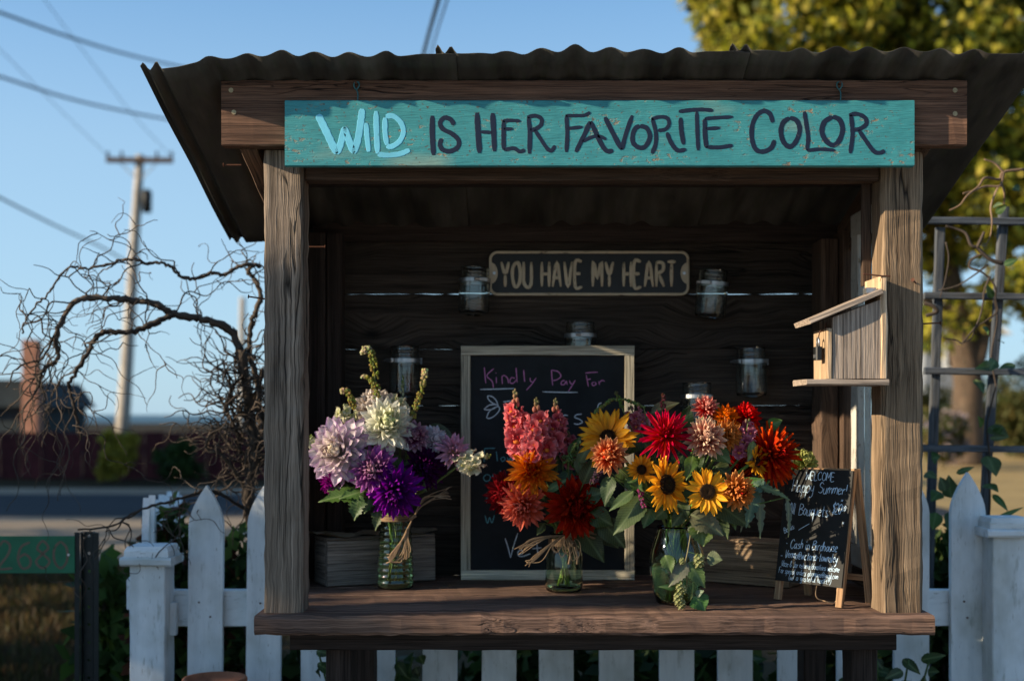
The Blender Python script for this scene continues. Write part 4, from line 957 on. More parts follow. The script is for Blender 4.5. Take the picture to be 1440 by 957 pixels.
# ---- the three vases
def vase(name, label, vs, prof, t, glassm, water, parts=None, n=40):
    E = empty(name, (vs.x, vs.y, ZC + .0005), label, 'vase', 'vases of flowers on the counter')
    inner = [(max(.002, r - t), z + (t if i == 0 else 0)) for i, (r, z) in enumerate(prof)]
    inner[0] = (max(.002, prof[0][0] - t), t * 1.6); inner = [(r, max(z, t * 1.6)) for r, z in inner]
    b = MB(); b.lathe([(.001, 0)] + prof + inner[::-1] + [(.001, t * 1.6)], n=n); b.build('vase_glass', glassm, E, True, local=True)
    w = [(r - .0008, z) for r, z in inner if z <= water]; w = [(w[0][0], w[0][1] + .0006)] + w[1:]
    b = MB(); b.lathe([(.001, t * 1.6 + .0006)] + w + [(.001, w[-1][1])], n=n); b.build('water', T_WATER, E, True, local=True)
    return E
p1 = [(.043, 0), (.0475, .004)]
for k in range(11):
    z = .010 + k * .0155; r = .0475 - .0085 * (k / 10.) ** 1.1; p1 += [(r, z), (r + .0022, z + .004), (r + .0022, z + .008), (r - .0006, z + .012)]
p1 += [(.0385, .183), (.040, .192)]
VA = vase('ribbed_vase', 'ribbed green-tinted glass vase holding the purple and white flowers', VASES[1], p1, .0025, T_GREENGL, .125)
p2 = [(.040, 0), (.046, .004), (.048, .015), (.048, .095), (.044, .108), (.036, .117), (.036, .122), (.038, .125), (.036, .128), (.036, .138), (.038, .141), (.036, .150)]
VB = vase('glass_jar_vase', 'short glass jar tied with raffia holding the red and coral flowers', VASES[2], p2, .003, T_GREENGL, .085)
p3 = [(.045, 0), (.050, .004), (.057, .03), (.0645, .075), (.066, .095), (.062, .125), (.052, .155), (.0465, .175), (.049, .185)]
VC = vase('clear_vase', 'tall rounded clear glass vase holding the sunflowers', VASES[3], p3, .0028, T_GREENGL, .11)

def raffia(E, strands, r=.0016):
    b = MB()
    for q, w in strands: sp = spline(q, 6); b.tube(sp, [w * random.uniform(.8, 1.1) for _ in sp], 5, flat=((0, -1, .2), .35))
    return b.build('raffia_tie', T_RAFFIA, E, True)
vs = VASES[1]; Yr = 3.285; s = []
for k in range(16):
    a = random.uniform(-1, 1); s.append(([P(580, 729, Yr - .01), P(571 + a * 3, 752, Yr - .012), P(567 + 9 * a + random.uniform(-3, 3), 772 + 12 * random.random(), Yr - .014), P(562 + 15 * a - 4, 785 + random.uniform(-6, 8), Yr - .012)], .0013))
for k in range(4): s.append(([P(580, 729, Yr - .01), P(568, 755, Yr - .014), P(553 - k * 2, 785, Yr - .015), P(543 + 8 * k, 796 + random.uniform(-8, 4), Yr - .012)], .0019))
for k in range(8): a = random.uniform(-1, 1); s.append(([P(581, 728, Yr - .01), P(590 + a, 712 + a * 2, Yr - .01), P(604 + 4 * a, 700 + 3 * a, Yr - .012), P(622 + 14 * random.random(), 682 + 20 * random.random(), Yr - .012)], .0013))
for k in range(6):   # the wrap round the neck
    z = vs.top - .014 + k * .0026; s.append(([V(vs.x + .0405 * math.cos(a), vs.y + .0405 * math.sin(a), z + .0015 * math.sin(a + k)) for a in [i * .4488 for i in range(15)]], .0020))
s.append(([P(575, 731, Yr - .014), P(580, 727, Yr - .018), P(585, 724, Yr - .014)], .005))
raffia(VA, s)
vs = VASES[2]; Yr = 3.225; s = []
for k in range(12): a = random.uniform(-1, 1); s.append(([P(790 + 3 * a, 752, Yr), P(768, 755 + 2 * a, Yr - .008), P(748 + 4 * a, 762 + 4 * a, Yr - .012), P(722 + 16 * random.random(), 764 + 16 * random.random(), Yr - .010)], .0010))
for k in range(6): a = random.uniform(-1, 1); s.append(([P(790, 752, Yr), P(776, 765 + 3 * a, Yr - .008), P(757 + 8 * a, 786 + 5 * a, Yr - .01), P(738 + 14 * random.random(), 786 + 11 * random.random(), Yr - .01)], .0011))
for k in range(11): x = random.uniform(776, 812); y = random.uniform(768, 790); s.append(([P(793, 752, Yr), P(x - 5, 768, Yr - .008), P(x, y, Yr - .012), P(x + 6, y - 6, Yr - .01), P(x + 5, 764 + random.uniform(-4, 4), Yr - .006), P(797, 750, Yr)], .0009))
for k in range(7): a = random.uniform(-1, 1); s.append(([P(795, 752, Yr), P(818, 748 + 2 * a, Yr - .008), P(834 + 6 * random.random(), 752 + 5 * a, Yr - .006)], .002))
for k in range(6): z = vs.top - .030 + k * .0028; s.append(([V(vs.x + .0385 * math.cos(a), vs.y + .0385 * math.sin(a), z) for a in [i * .4488 for i in range(15)]], .0020))
for k in range(2): s.append(([P(800 + 8 * k, 768, Yr), P(802 + 10 * k, 782, Yr - .01), P(800 + 12 * k, 793, Yr - .01)], .0034))
raffia(VB, s)

# ---- bouquet 1: whites and purples
WHT, LIL, VIO, DVI, MAR = (.78, .76, .68), (.50, .26, .58), (.20, .02, .25), (.07, .006, .085), (.13, .012, .06)
dahlia('large white dahlia with lilac edged petals in the ribbed vase', 1, 480, 634, 3.225, 92, (-.35, .12), ((.76, .68, .48), (.82, .77, .76), (.78, .68, .78), (.46, .24, .56)), 6, 13, .50, .25, .22, .15, core=(.74, .66, .50))
dahlia('creamy white dahlia with a greenish centre above the purple ones', 1, 545, 598, 3.23, 74, (.12, .42), ((.62, .64, .34), (.80, .79, .66), (.82, .80, .74)), 6, 13, .44, .35, .26, .3, core=(.66, .70, .38))
dahlia('blush white dahlia at the back of the ribbed vase', 1, 528, 572, 3.30, 56, (-.1, .75), ((.72, .58, .44), (.76, .66, .58), (.78, .70, .66)), 6, 13, .42, .15, .4, .4)
dahlia('maroon dahlia with white petal tips', 1, 582, 613, 3.24, 42, (.25, .35), (MAR, (.16, .02, .09), (.66, .48, .58)), 6, 13, .40, .2, .35, .4, core=(.10, .008, .05))
dahlia('small pale lavender dahlia behind the maroon one', 1, 611, 618, 3.27, 38, (.4, .35), ((.60, .56, .55), (.66, .62, .68), (.70, .66, .72)), 5, 12, .42, .25, .3, .3)
dahlia('pink and cream dahlia at the right side of the ribbed vase', 1, 638, 634, 3.25, 48, (.45, .35), ((.72, .52, .20), (.62, .34, .46), (.66, .40, .54)), 5, 14, .30, .75, .2, .25)
dahlia('bright violet dahlia with pale petal tips', 1, 526, 660, 3.205, 66, (-.05, .12), ((.50, .34, .40), (.34, .05, .38), (.54, .24, .56)), 6, 15, .30, .6, .4, .3, core=(.50, .36, .34))
dahlia('deep purple dahlia resting on the rim of the ribbed vase', 1, 556, 690, 3.20, 74, (.05, -.3), (DVI, (.17, .012, .24), (.24, .025, .36)), 6, 15, .30, .55, .35, .3, core=DVI)
dahlia('near-black purple dahlia behind the deep purple one', 1, 597, 656, 3.26, 62, (.3, .0), ((.03, .003, .03), (.05, .004, .05), (.075, .007, .08)), 6, 15, .32, .5, .35, .3)
dahlia('small magenta dahlia below the large lilac one', 1, 467, 678, 3.25, 36, (-.4, -.3), (DVI, (.20, .012, .16), (.26, .03, .22)), 5, 13, .3, .5, .35, .3, sep=False)
CRM = (.60, .60, .36)
snapdragon('cream snapdragon above the large lilac dahlia', 1, (484, 600), (486, 570), 3.26, 11, (.66, .66, .44), (.52, .56, .24), (.6, .58, .2), 8, n_bud=3, top=.9)
snapdragon('cream snapdragon with a green tip behind the white dahlia', 1, (563, 580), (567, 528), 3.29, 10, (.64, .64, .46), (.50, .54, .26), (.6, .58, .2), 7, bud=(.10, .18, .04), n_bud=10, top=.45)
snapdragon('cream snapdragon drooping out to the right over the chalkboard frame', 1, (648, 652), (690, 640), 3.24, 12, (.70, .68, .50), (.58, .60, .34), (.62, .56, .2), 9, bud=(.30, .34, .06), n_bud=7, top=.72)
snapdragon('greenish white snapdragon at the left edge by the post', 1, (448, 634), (437, 612), 3.25, 9, (.60, .62, .44), (.4, .48, .2), (.5, .5, .2), 6, bud=(.22, .30, .06), n_bud=6, top=.7)
YG, PGR = (.30, .28, .06), (.60, .52, .30)
spike('tall yellow-green flower spike with a drooping pale tip', 1, [(530, 572), (528, 540), (525, 512), (521, 494), (515, 488), (511, 497)], 3.27, 13, YG, PGR, n=260)
spike('short yellow-green flower spike above the left dahlia', 1, [(498, 575), (494, 562), (488, 550), (483, 547), (481, 553)], 3.27, 11, YG, PGR, n=120)
spike('yellow-green flower spike leaning right above the maroon dahlia', 1, [(576, 594), (584, 574), (592, 550), (597, 528), (597, 520)], 3.25, 11, YG, PGR, n=170)
spike('small pale flower spike beside the tallest spike', 1, [(528, 545), (521, 534), (514, 528), (510, 531)], 3.272, 9, YG, PGR, n=60)
foliage('dark green lobed dahlia leaves at the left of the ribbed vase', 1, [(510, 690, 447, 704, 34, 3.22, (-.3, .6)), (505, 695, 498, 732, 30, 3.205, (-.2, .2)), (532, 712, 528, 746, 20, 3.23, (0, .2)), (488, 682, 460, 690, 30, 3.24, (-.3, .5)), (512, 690, 476, 700, 26, 3.215, (-.4, .6)), (520, 700, 512, 722, 22, 3.22, (0, 0))], serr=.16, lobes=3)
foliage('dark leaves tucked between the white and purple flowers', 1, [(560, 640, 545, 665, 30, 3.25, (0, .4)), (560, 650, 600, 690, 34, 3.25, (.2, .1)), (520, 620, 512, 648, 26, 3.26, (-.2, .4)), (575, 645, 620, 660, 30, 3.27, (.2, .3)), (500, 610, 470, 600, 26, 3.28, (-.2, .5)), (600, 600, 640, 615, 24, 3.29, (.2, .5))], col=(.03, .055, .015))

# ---- bouquet 2: reds and corals
COR, CRR = (.72, .12, .14), (.66, .03, .035)
snapdragon('coral snapdragon spike, left of the three in the short jar', 2, (730, 634), (724, 548), 3.17, 16, COR, CRR, (.85, .26, .02), 15, bud=(.30, .24, .12), n_bud=8)
snapdragon('coral snapdragon spike, middle of the three in the short jar', 2, (757, 638), (754, 560), 3.13, 16, (.64, .13, .15), CRR, (.85, .28, .02), 14, bud=(.28, .24, .10), n_bud=8)
snapdragon('coral snapdragon spike, right of the three in the short jar', 2, (783, 634), (781, 561), 3.16, 15, COR, (.40, .025, .05), (.8, .24, .02), 14, bud=(.30, .26, .12), n_bud=8)
dahlia('orange dahlia with pointed petals below the snapdragons', 2, 749, 663, 3.12, 68, (-.1, .2), ((.55, .05, .008), (.82, .25, .045), (.84, .37, .11)), 6, 15, .30, .72, .32, .3, core=(.5, .03, .01))
dahlia('coral pink dahlia at the lower left of the short jar', 2, 735, 710, 3.13, 62, (-.25, -.15), ((.62, .14, .04), (.66, .15, .10), (.70, .24, .19)), 6, 15, .32, .5, .3, .25)
dahlia('dark wine dahlia half hidden behind the coral one', 2, 712, 694, 3.18, 62, (-.4, .05), ((.12, .01, .012), (.24, .022, .03), (.30, .045, .05)), 6, 15, .3, .5, .35, .3)
dahlia('large shaggy dark red dahlia with golden lower petals', 2, 809, 712, 3.10, 84, (.1, -.12), ((.55, .18, .02), (.42, .03, .025), (.52, .09, .06)), 7, 17, .26, .6, .45, .45, core=(.20, .010, .008))
dahlia('small magenta dahlia peeking over the shaggy red one', 2, 810, 680, 3.15, 32, (.1, .7), ((.3, .02, .06), (.46, .02, .10), (.5, .05, .14)), 5, 12, .3, .5, .3, .3, sep=False)
spike('green bud spike between the coral and sunflower bouquets', 2, [(800, 650), (806, 636), (812, 622)], 3.12, 14, (.12, .17, .05), (.2, .25, .08), n=90)
spike('drooping green seed spike right of the coral snapdragons', 2, [(792, 640), (802, 650), (812, 660)], 3.14, 10, (.09, .14, .04), (.16, .2, .06), n=60)
foliage('dark green leaves among the coral flowers', 2, [(770, 690, 800, 672, 14, 3.12, (.1, .3), GRN2), (812, 640, 825, 685, 20, 3.13, (.2, .1), GRN3), (775, 660, 785, 700, 24, 3.15, (0, .1)), (770, 690, 742, 730, 26, 3.17, (0, 0)), (765, 735, 755, 752, 14, 3.18, (0, 0)), (815, 740, 850, 790, 40, 3.18, (.2, 0)), (830, 730, 870, 770, 40, 3.2, (.2, 0)), (800, 660, 795, 690, 26, 3.16, (0, .2)), (745, 640, 765, 660, 20, 3.19, (0, .2)), (790, 640, 770, 668, 26, 3.2, (0, .2)), (780, 700, 790, 740, 40, 3.19, (0, .1))], col=(.035, .06, .018))

snapdragon('dark pink snapdragon in the gap right of the coral spikes', 2, (806, 648), (798, 606), 3.16, 12, (.42, .05, .09), (.30, .015, .03), (.5, .1, .03), 10, n_bud=4)
dahlia('small deep crimson dahlia tucked between the coral and sunflower bouquets', 2, 826, 672, 3.12, 34, (.1, .2), ((.3, .015, .03), (.40, .02, .05), (.46, .05, .09)), 5, 12, .3, .5, .35, .3, sep=False)
foliage('dark leaves in the gap between the coral and sunflower bouquets', 2, [(820, 680, 838, 640, 26, 3.08, (.1, .3)), (825, 700, 850, 690, 28, 3.08, (.1, .3)), (815, 650, 832, 618, 20, 3.12, (0, .4), GRN2), (830, 720, 862, 738, 34, 3.09, (.1, .2)), (800, 640, 818, 612, 16, 3.14, (0, .3)), (845, 730, 880, 770, 38, 3.1, (.1, .1))], col=(.03, .055, .016))

# ---- bouquet 3: sunflowers
sunflower('golden sunflower at the upper left, partly behind an orange dahlia', 3, 855, 615, 3.04, 84, (-.35, .35), disc=.26, n=18)
sunflower('small sunflower at the left of the big bouquet', 3, 902, 660, 2.97, 42, (.2, .15), disc=.32, n=14)
sunflower('big sunflower turned to the right above the vase', 3, 937, 681, 2.93, 78, (.85, .15), disc=.34, n=19)
sunflower('sunflower facing forward at the centre right', 3, 995, 691, 2.91, 64, (-.05, .12), disc=.33, n=18, cols=((.62, .24, .008), (.86, .42, .016), (.88, .5, .03)))
sunflower('sunflower seen edge-on near the big red dahlia', 3, 1064, 650, 2.98, 50, (1.6, .2), disc=.3, n=14)
dahlia('orange dahlia with white petal tips in front of the golden sunflower', 3, 856, 640, 2.97, 50, (-.1, .25), ((.72, .08, .01), (.78, .17, .04), (.82, .52, .30)), 7, 14, .32, .3, .45, .5, core=(.75, .10, .02))
dahlia('spiky crimson dahlia with thin petals at the top centre', 3, 936, 612, 2.95, 72, (-.05, .35), ((.66, .14, .04), (.66, .035, .05), (.66, .06, .15)), 5, 14, .17, .8, .6, .2, core=(.32, .01, .03))
dahlia('white and red striped dahlia right of the crimson one', 3, 993, 616, 2.95, 54, (.0, .3), ((.56, .04, .03), (.68, .22, .15), (.80, .66, .50)), 7, 14, .32, .3, .4, .4, core=(.6, .35, .28))
dahlia('small red and white dahlia at the very top', 3, 993, 573, 3.03, 36, (.1, .6), ((.6, .02, .02), (.62, .03, .02), (.72, .4, .34)), 5, 12, .34, .4, .35, .35)
dahlia('orange-yellow dahlia at the top right', 3, 1021, 587, 3.02, 38, (.15, .5), ((.70, .28, .02), (.72, .25, .02), (.7, .2, .02)), 5, 12, .34, .5, .3, .3)
dahlia('bright red dahlia at the top right', 3, 1050, 586, 3.04, 40, (.3, .5), ((.5, .02, .01), (.58, .018, .012), (.6, .03, .02)), 5, 12, .36, .4, .35, .3)
dahlia('peach dahlia half hidden behind the striped one', 3, 1024, 612, 2.99, 44, (.35, .3), ((.6, .2, .05), (.64, .26, .09), (.66, .32, .14)), 5, 13, .32, .5, .3, .3)
dahlia('peach dahlia with an orange centre at the right of the sunflower', 3, 1037, 690, 2.92, 50, (.35, .1), ((.55, .10, .02), (.64, .25, .08), (.68, .36, .17)), 6, 14, .36, .35, .35, .35, core=(.5, .06, .015))
dahlia('huge shaggy red-orange dahlia at the right end of the bouquet', 3, 1085, 640, 3.02, 84, (.45, .1), ((.45, .02, .006), (.62, .055, .010), (.66, .14, .025)), 7, 18, .18, .85, .5, .15, core=(.30, .02, .006))
dahlia('dark red dahlia behind the edge-on sunflower', 3, 1043, 655, 3.03, 40, (.1, .1), ((.2, .01, .008), (.34, .015, .012), (.36, .03, .03)), 5, 13, .3, .5, .35, .3, sep=False)
dahlia('pale yellow-green bloom peeking over the A-frame chalkboard', 3, 1131, 648, 3.13, 36, (.3, .6), ((.42, .46, .10), (.5, .52, .16), (.54, .55, .22)), 4, 10, .6, .1, .3, .3, name='pale_bloom')
snapdragon('pink snapdragon between the red and orange dahlias', 3, (1044, 640), (1052, 590), 3.0, 13, (.52, .16, .26), (.42, .06, .12), (.7, .3, .06), 9, n_bud=3, top=.85)
snapdragon('dusty pink snapdragon behind the golden sunflower', 3, (898, 600), (886, 572), 3.08, 12, (.46, .16, .20), (.36, .06, .10), (.6, .22, .05), 7, n_bud=3, top=.8)
spike('arching green seed spike over the golden sunflower', 3, [(905, 572), (885, 563), (862, 562), (846, 572), (838, 580)], 3.07, 9, (.16, .20, .05), (.20, .24, .07), n=110)
spike('small green upright tip above the golden sunflower', 3, [(874, 572), (870, 560), (866, 551)], 3.07, 6, (.1, .14, .03), (.08, .1, .03), n=30)
spike('dark red upright seed spike at the top centre', 3, [(930, 590), (932, 572), (934, 553)], 3.06, 9, (.10, .02, .03), (.14, .04, .03), n=50)
spike('small purple seed spike below the orange dahlia', 3, [(848, 655), (840, 668), (832, 680)], 2.99, 14, (.10, .04, .07), (.14, .07, .09), n=60)
spike('hanging magenta bud spike left of the turned sunflower', 3, [(900, 690), (902, 702), (905, 712)], 2.95, 9, (.26, .04, .12), (.30, .06, .16), n=34)
foliage('broad green sunflower leaves at the left of the clear vase', 3, [(905, 698, 862, 752, 38, 2.97, (-.2, .3)), (858, 668, 850, 712, 26, 2.99, (-.4, .2)), (890, 690, 856, 718, 18, 2.96, (-.2, .5), GRN2), (880, 672, 905, 690, 24, 3.0, (0, .4)), (915, 715, 905, 742, 24, 2.98, (0, .1)), (850, 700, 868, 712, 20, 3.02, (0, .3)), (870, 660, 890, 680, 30, 3.03, (0, .3))], serr=.05, col=(.05, .085, .025))
foliage('dark leaves filling the middle of the big bouquet', 3, [(975, 640, 965, 675, 22, 2.99, (0, .3), GRN2), (1000, 630, 1028, 650, 32, 2.97, (.1, .5), GRN2), (960, 640, 945, 660, 26, 3.03, (0, .4)), (900, 610, 880, 640, 36, 3.06, (-.1, .4)), (970, 660, 990, 640, 30, 3.03, (0, .4)), (1005, 655, 1030, 670, 30, 3.02, (.1, .3)), (920, 640, 905, 620, 30, 3.05, (0, .5)), (960, 600, 970, 570, 26, 3.07, (0, .5)), (1010, 590, 1000, 560, 22, 3.08, (0, .5)), (915, 580, 955, 565, 24, 3.09, (0, .6), (.08, .075, .03)), (950, 700, 968, 730, 30, 3.0, (0, .2)), (1080, 600, 1100, 590, 20, 3.05, (.2, .4), GRN2), (1095, 610, 1112, 625, 14, 3.06, (.2, .2), GRN2), (980, 690, 960, 715, 30, 3.01, (0, .1)), (925, 660, 915, 690, 30, 3.02, (0, .2)), (1060, 620, 1052, 650, 14, 2.97, (.2, .2), GRN3)], col=(.03, .055, .015))
foliage('large green leaves drooping at the right of the clear vase', 3, [(1005, 705, 1056, 740, 40, 2.98, (.2, .5)), (1020, 690, 1075, 672, 24, 2.96, (.2, .7), GRN2), (1000, 720, 985, 760, 34, 2.97, (0, .1)), (960, 720, 945, 740, 22, 2.99, (0, .1)), (1025, 715, 1035, 745, 18, 2.99, (.1, .1)), (1012, 720, 1024, 758, 18, 3.0, (.1, 0)), (935, 715, 920, 730, 24, 3.0, (0, .1))], col=(.045, .08, .025))
foliage('grey-green serrated leaves arching towards the A-frame chalkboard', 3, [(1058, 680, 1085, 690, 26, 2.95, (.1, .5)), (1062, 684, 1050, 742, 26, 2.96, (.1, .1)), (1068, 690, 1070, 757, 18, 2.97, (.2, .1)), (1070, 682, 1112, 702, 16, 2.94, (.1, .7)), (1108, 698, 1110, 755, 13, 2.935, (.5, .1)), (1052, 690, 1042, 748, 16, 2.99, (0, .1))], col=(.085, .12, .075), serr=.14, lobes=4)

# trailing hop vine hanging over the front of the clear vase
vs = VASES[3]; HV = empty('hop_vine', (vs.x, vs.y, ZC + .02), 'trailing hop vine with pale green cones hanging over the clear vase', 'vine', GROUPS[3])
b = MB(); Yh = 2.965
b.tube(spline([V(vs.x, vs.y, vs.top - .03), V(vs.x + .01, vs.y - .02, vs.top + .005), P(975, 724, Yh), P(972, 745, Yh - .003), P(967, 775, Yh - .012), P(962, 800, Yh - .016), P(966, 818, Yh - .016), P(958, 836, Yh - .014)], 6), .0012, 6, col=(.22, .18, .07))
b.tube(spline([P(967, 775, Yh - .012), P(980, 779, Yh - .014), P(992, 781, Yh - .012)], 5), .001, 5, col=GRN2); b.tube(spline([P(962, 800, Yh - .016), P(972, 812, Yh - .016), P(980, 832, Yh - .014)], 5), .001, 5, col=GRN2)
b.build('stem', T_STEM, HV, True)
for l in ((972, 722, 1018, 752, 40, (.1, .6), (.11, .14, .06)), (985, 735, 990, 768, 42, (.1, .1), (.07, .13, .02)), (975, 738, 976, 755, 18, (-.1, .2), (.16, .18, .10)), (966, 790, 940, 825, 24, (-.1, .5), (.12, .15, .07)), (994, 784, 1016, 786, 24, (.1, .5), (.09, .12, .06)), (968, 790, 992, 826, 28, (.1, .1), (.05, .10, .02)), (950, 826, 926, 824, 10, (-.1, .5), GRN2), (978, 836, 990, 830, 12, (.1, .6), (.12, .15, .08)), (978, 838, 992, 858, 34, (.2, .2), (.05, .10, .02)), (935, 780, 945, 805, 22, (0, .2), (.06, .1, .03))):
    leaf(HV, P(l[0], l[1], Yh - .017), P(l[2], l[3], Yh - .026), M(l[4], Yh), (l[5][0], -1, l[5][1]), l[6], serr=.1)
for cx, cy, hgt in ((983, 787, 20), (956, 824, 15), (961, 828, 13), (954, 840, 18), (958, 848, 16), (959, 788, 10)):
    b = MB(); c = P(cx, cy, Yh - .024); H = M(hgt, Yh)
    for k in range(26):
        t = k / 26; a = k * 2.4; r = H * .30 * math.sin(math.pi * (.15 + .8 * t)); v, f, g, cc = petal_geo(H * .34, H * .30, .3, .3, .4, ((.20, .24, .08), (.34, .36, .16), (.46, .44, .24)), 2, 3, .7)
        out = V(math.cos(a), math.sin(a), 0); ld = (out * .5 - V(0, 0, 1)).normalized(); nd = (out - ld * out.dot(ld)).normalized(); m = Matrix((ld, nd.cross(ld), nd)).transposed()
        b.add([c + out * r * .6 + V(0, 0, H * (.5 - .85 * t)) + m @ Vector(p) for p in v], f, g, cc)
    b.build('hop_cone', T_PETAL, HV, True)

# ================================================================= fence, hazel, lattice, near garden
FY = 3.762
def picket_outline(w, h):
    a = w / 2; sh = .115; pts = [(-a, 0), (a, 0), (a, h - sh)]
    for k in range(1, 7): t = k / 7; pts.append((a * (1 - t ** 1.45), h - sh + sh * t ** .9))
    pts.append((0, h)); 
    for k in range(6, 0, -1): t = k / 7; pts.append((-a * (1 - t ** 1.45), h - sh + sh * t ** .9))
    pts.append((-a, h - sh)); return pts
FE = empty('picket_fence', (.2, FY, 0), 'white picket fence running behind the flower stand', 'fence')
for i, px in enumerate((262, 343, 425, 508, 592, 676, 760, 843, 927, 1011, 1095, 1178, 1258, 1338)):
    w = M(48.5, FY); x = PX(px + 24, FY); tip = PZ(lerp(682, 665, i / 13.) + random.uniform(-2, 2), FY); b = MB()
    lean = random.uniform(-.012, .012)
    b.prism(picket_outline(w, tip - .04), (x, FY + random.uniform(-.002, .002), .04), (1, 0, lean), (lean, 0, 1), (0, 1, 0), .02); pk = b.build('picket', T_WHITE, FE)
    for zz_ in (PZ(845, FY), PZ(868, FY)):
        b = MB(); q = V(x + random.uniform(-.025, .025), FY - .0028, zz_ + random.uniform(-.008, .008)); b.tube([q, q + V(0, .006, 0)], .0028, 8); b.build('nail', T_RUST, pk)
for z0, z1 in ((PZ(882, FY), PZ(831, FY)), (.20, .30)):
    b = MB(); b.box((PX(232, FY) + .0, FY + .0245, z0), (PX(1395, FY), FY + .0625, z1), 0, ch=.002); b.build('rail', T_WHITE, FE)
def fence_post(label, px0, px1, c0, c1, ycap, Y, gy):
    x0, x1 = PX(px0, Y), PX(px1, Y); cx = (x0 + x1) / 2; w = x1 - x0; top = PZ(ycap + 27, Y)
    E = empty('fence_post', (cx, Y + w / 2, 0), label, 'fence post', 'capped posts of the picket fence')
    def q(n, fn): b = MB(); fn(b); return b.build(n, T_WHITE, E)
    q('shaft', lambda b: b.box((x0, Y, 0), (x1, Y + w, top), 2, ch=.003)); cw = (PX(c1, Y) - PX(c0, Y)) / 2
    q('cap', lambda b: b.box((cx - cw, Y + w / 2 - cw, top + .0005), (cx + cw, Y + w / 2 + cw, top + M(12, Y)), 0, ch=.006))
    def up(b):
        a = cw * .86; h0 = top + M(12.3, Y); h1 = top + M(27, Y); a2 = a * .90
        v = [(cx + sx * q_, Y + w / 2 + sy * q_, h) for h, q_ in ((h0, a), (h0 + (h1 - h0) * .55, a), (h1, a2)) for sx, sy in ((-1, -1), (1, -1), (1, 1), (-1, 1))]
        f = [(0, 1, 5, 4), (1, 2, 6, 5), (2, 3, 7, 6), (3, 0, 4, 7), (4, 5, 9, 8), (5, 6, 10, 9), (6, 7, 11, 10), (7, 4, 8, 11), (8, 9, 10, 11), (3, 2, 1, 0)]
        b.add(v, f, [(p[0], p[1], p[2]) for p in v])
    q('cap_moulding', up); return E
fence_post('white fence post with stepped cap at the left corner of the picket fence', 182, 232, 168, 240, 768, 3.68, 0)
fence_post('white fence post with stepped cap at the right edge of the photo', 1396, 1447, 1386, 1458, 728, 3.68, 0)
b = MB(); b.box((PX(232.5, 3.7), 3.735, PZ(893, 3.73)), (PX(243, 3.7), 3.76, PZ(848, 3.73)), 2, ch=.003); o = b.build('rail_bracket', T_WHITE, FE)
# the run that turns away at the left corner
FR = empty('picket_fence', (-1.2, 4.4, 0), 'white picket fence running away behind the left corner post', 'fence')
A0, A1 = V(-1.115, 3.87, 0), V(-1.40, 5.35, 0); dd = (A1 - A0).normalized(); nn = V(dd.y, -dd.x, 0)
for i in range(9):
    p = A0 + (A1 - A0) * (i / 8.); b = MB(); h = 1.05 + random.uniform(-.012, .012) - .0095 * i; b.prism(picket_outline(.092, h - .04), (p.x, p.y, .04), tuple(dd), (0, 0, 1), tuple(nn), .02); b.build('picket', T_WHITE, FR)
for z in (.77, .25): b = MB(); b.board(A0 - nn * .022 + V(0, 0, z) - dd * .08, A1 - nn * .022 + V(0, 0, z), (0, 0, 1), .09, .036); b.build('rail', T_WHITE, FR)

# corkscrew hazel
HZ = empty('corkscrew_hazel', (PX(352, 3.92), 3.92, 0), 'bare corkscrew hazel with twisted dark branches left of the stand', 'tree')
def curly(b, p, d, L, r0, r1, wig=1., grav=0., step=.011, n=5):
    """a wavering corkscrew twig"""
    p = Vector(p); d = Vector(d).normalized(); pts = [p.copy()]; k = max(4, int(L / step)); e1 = d.orthogonal().normalized(); e1 = Quaternion(d, random.uniform(0, 6.28)) @ e1
    w1 = 2 * math.pi / random.uniform(.09, .20); w2 = 2 * math.pi / random.uniform(.06, .14); a1, a2 = random.uniform(0, 6.28), random.uniform(0, 6.28); A = random.uniform(.30, .95) * wig; home = d.copy(); s = 0
    for i in range(k):
        e2 = home.cross(e1).normalized(); g = home + e1 * (A * math.sin(w1 * s + a1)) + e2 * (A * .8 * math.sin(w2 * s + a2)) + V(random.gauss(0, .1), random.gauss(0, .1), random.gauss(0, .1)); g.y *= .8
        home = (home + V(0, 0, -grav * .035) + V(random.gauss(0, .05), random.gauss(0, .04), random.gauss(0, .05))).normalized(); e1 = (e1 - home * e1.dot(home)).normalized()
        p = p + g.normalized() * step; s += step; pts.append(p.copy())
    m = len(pts); b.tube(pts, [lerp(r0, r1, i / (m - 1)) * random.uniform(.9, 1.12) for i in range(m)], n); return pts
def twigs(b, pts, r, count, L, grav, depth=0, wig=1.0, t0=.15):
    for _ in range(count):
        t = random.uniform(t0, 1); i = min(len(pts) - 2, int(t * (len(pts) - 1))); d = (pts[i + 1] - pts[i]).normalized()
        side = Vector((random.gauss(0, 1), random.gauss(0, .7), random.gauss(0.1, 1))).normalized(); dd = (d * .35 + side).normalized(); l = L * random.uniform(.45, 1.15)
        q = curly(b, pts[i], dd, l, r * random.uniform(.8, 1.1), r * .42, wig, grav, n=4)
        if depth > 0: twigs(b, q, r * .7, random.randint(1, 2), L * .7, grav * 1.2, depth - 1, wig)
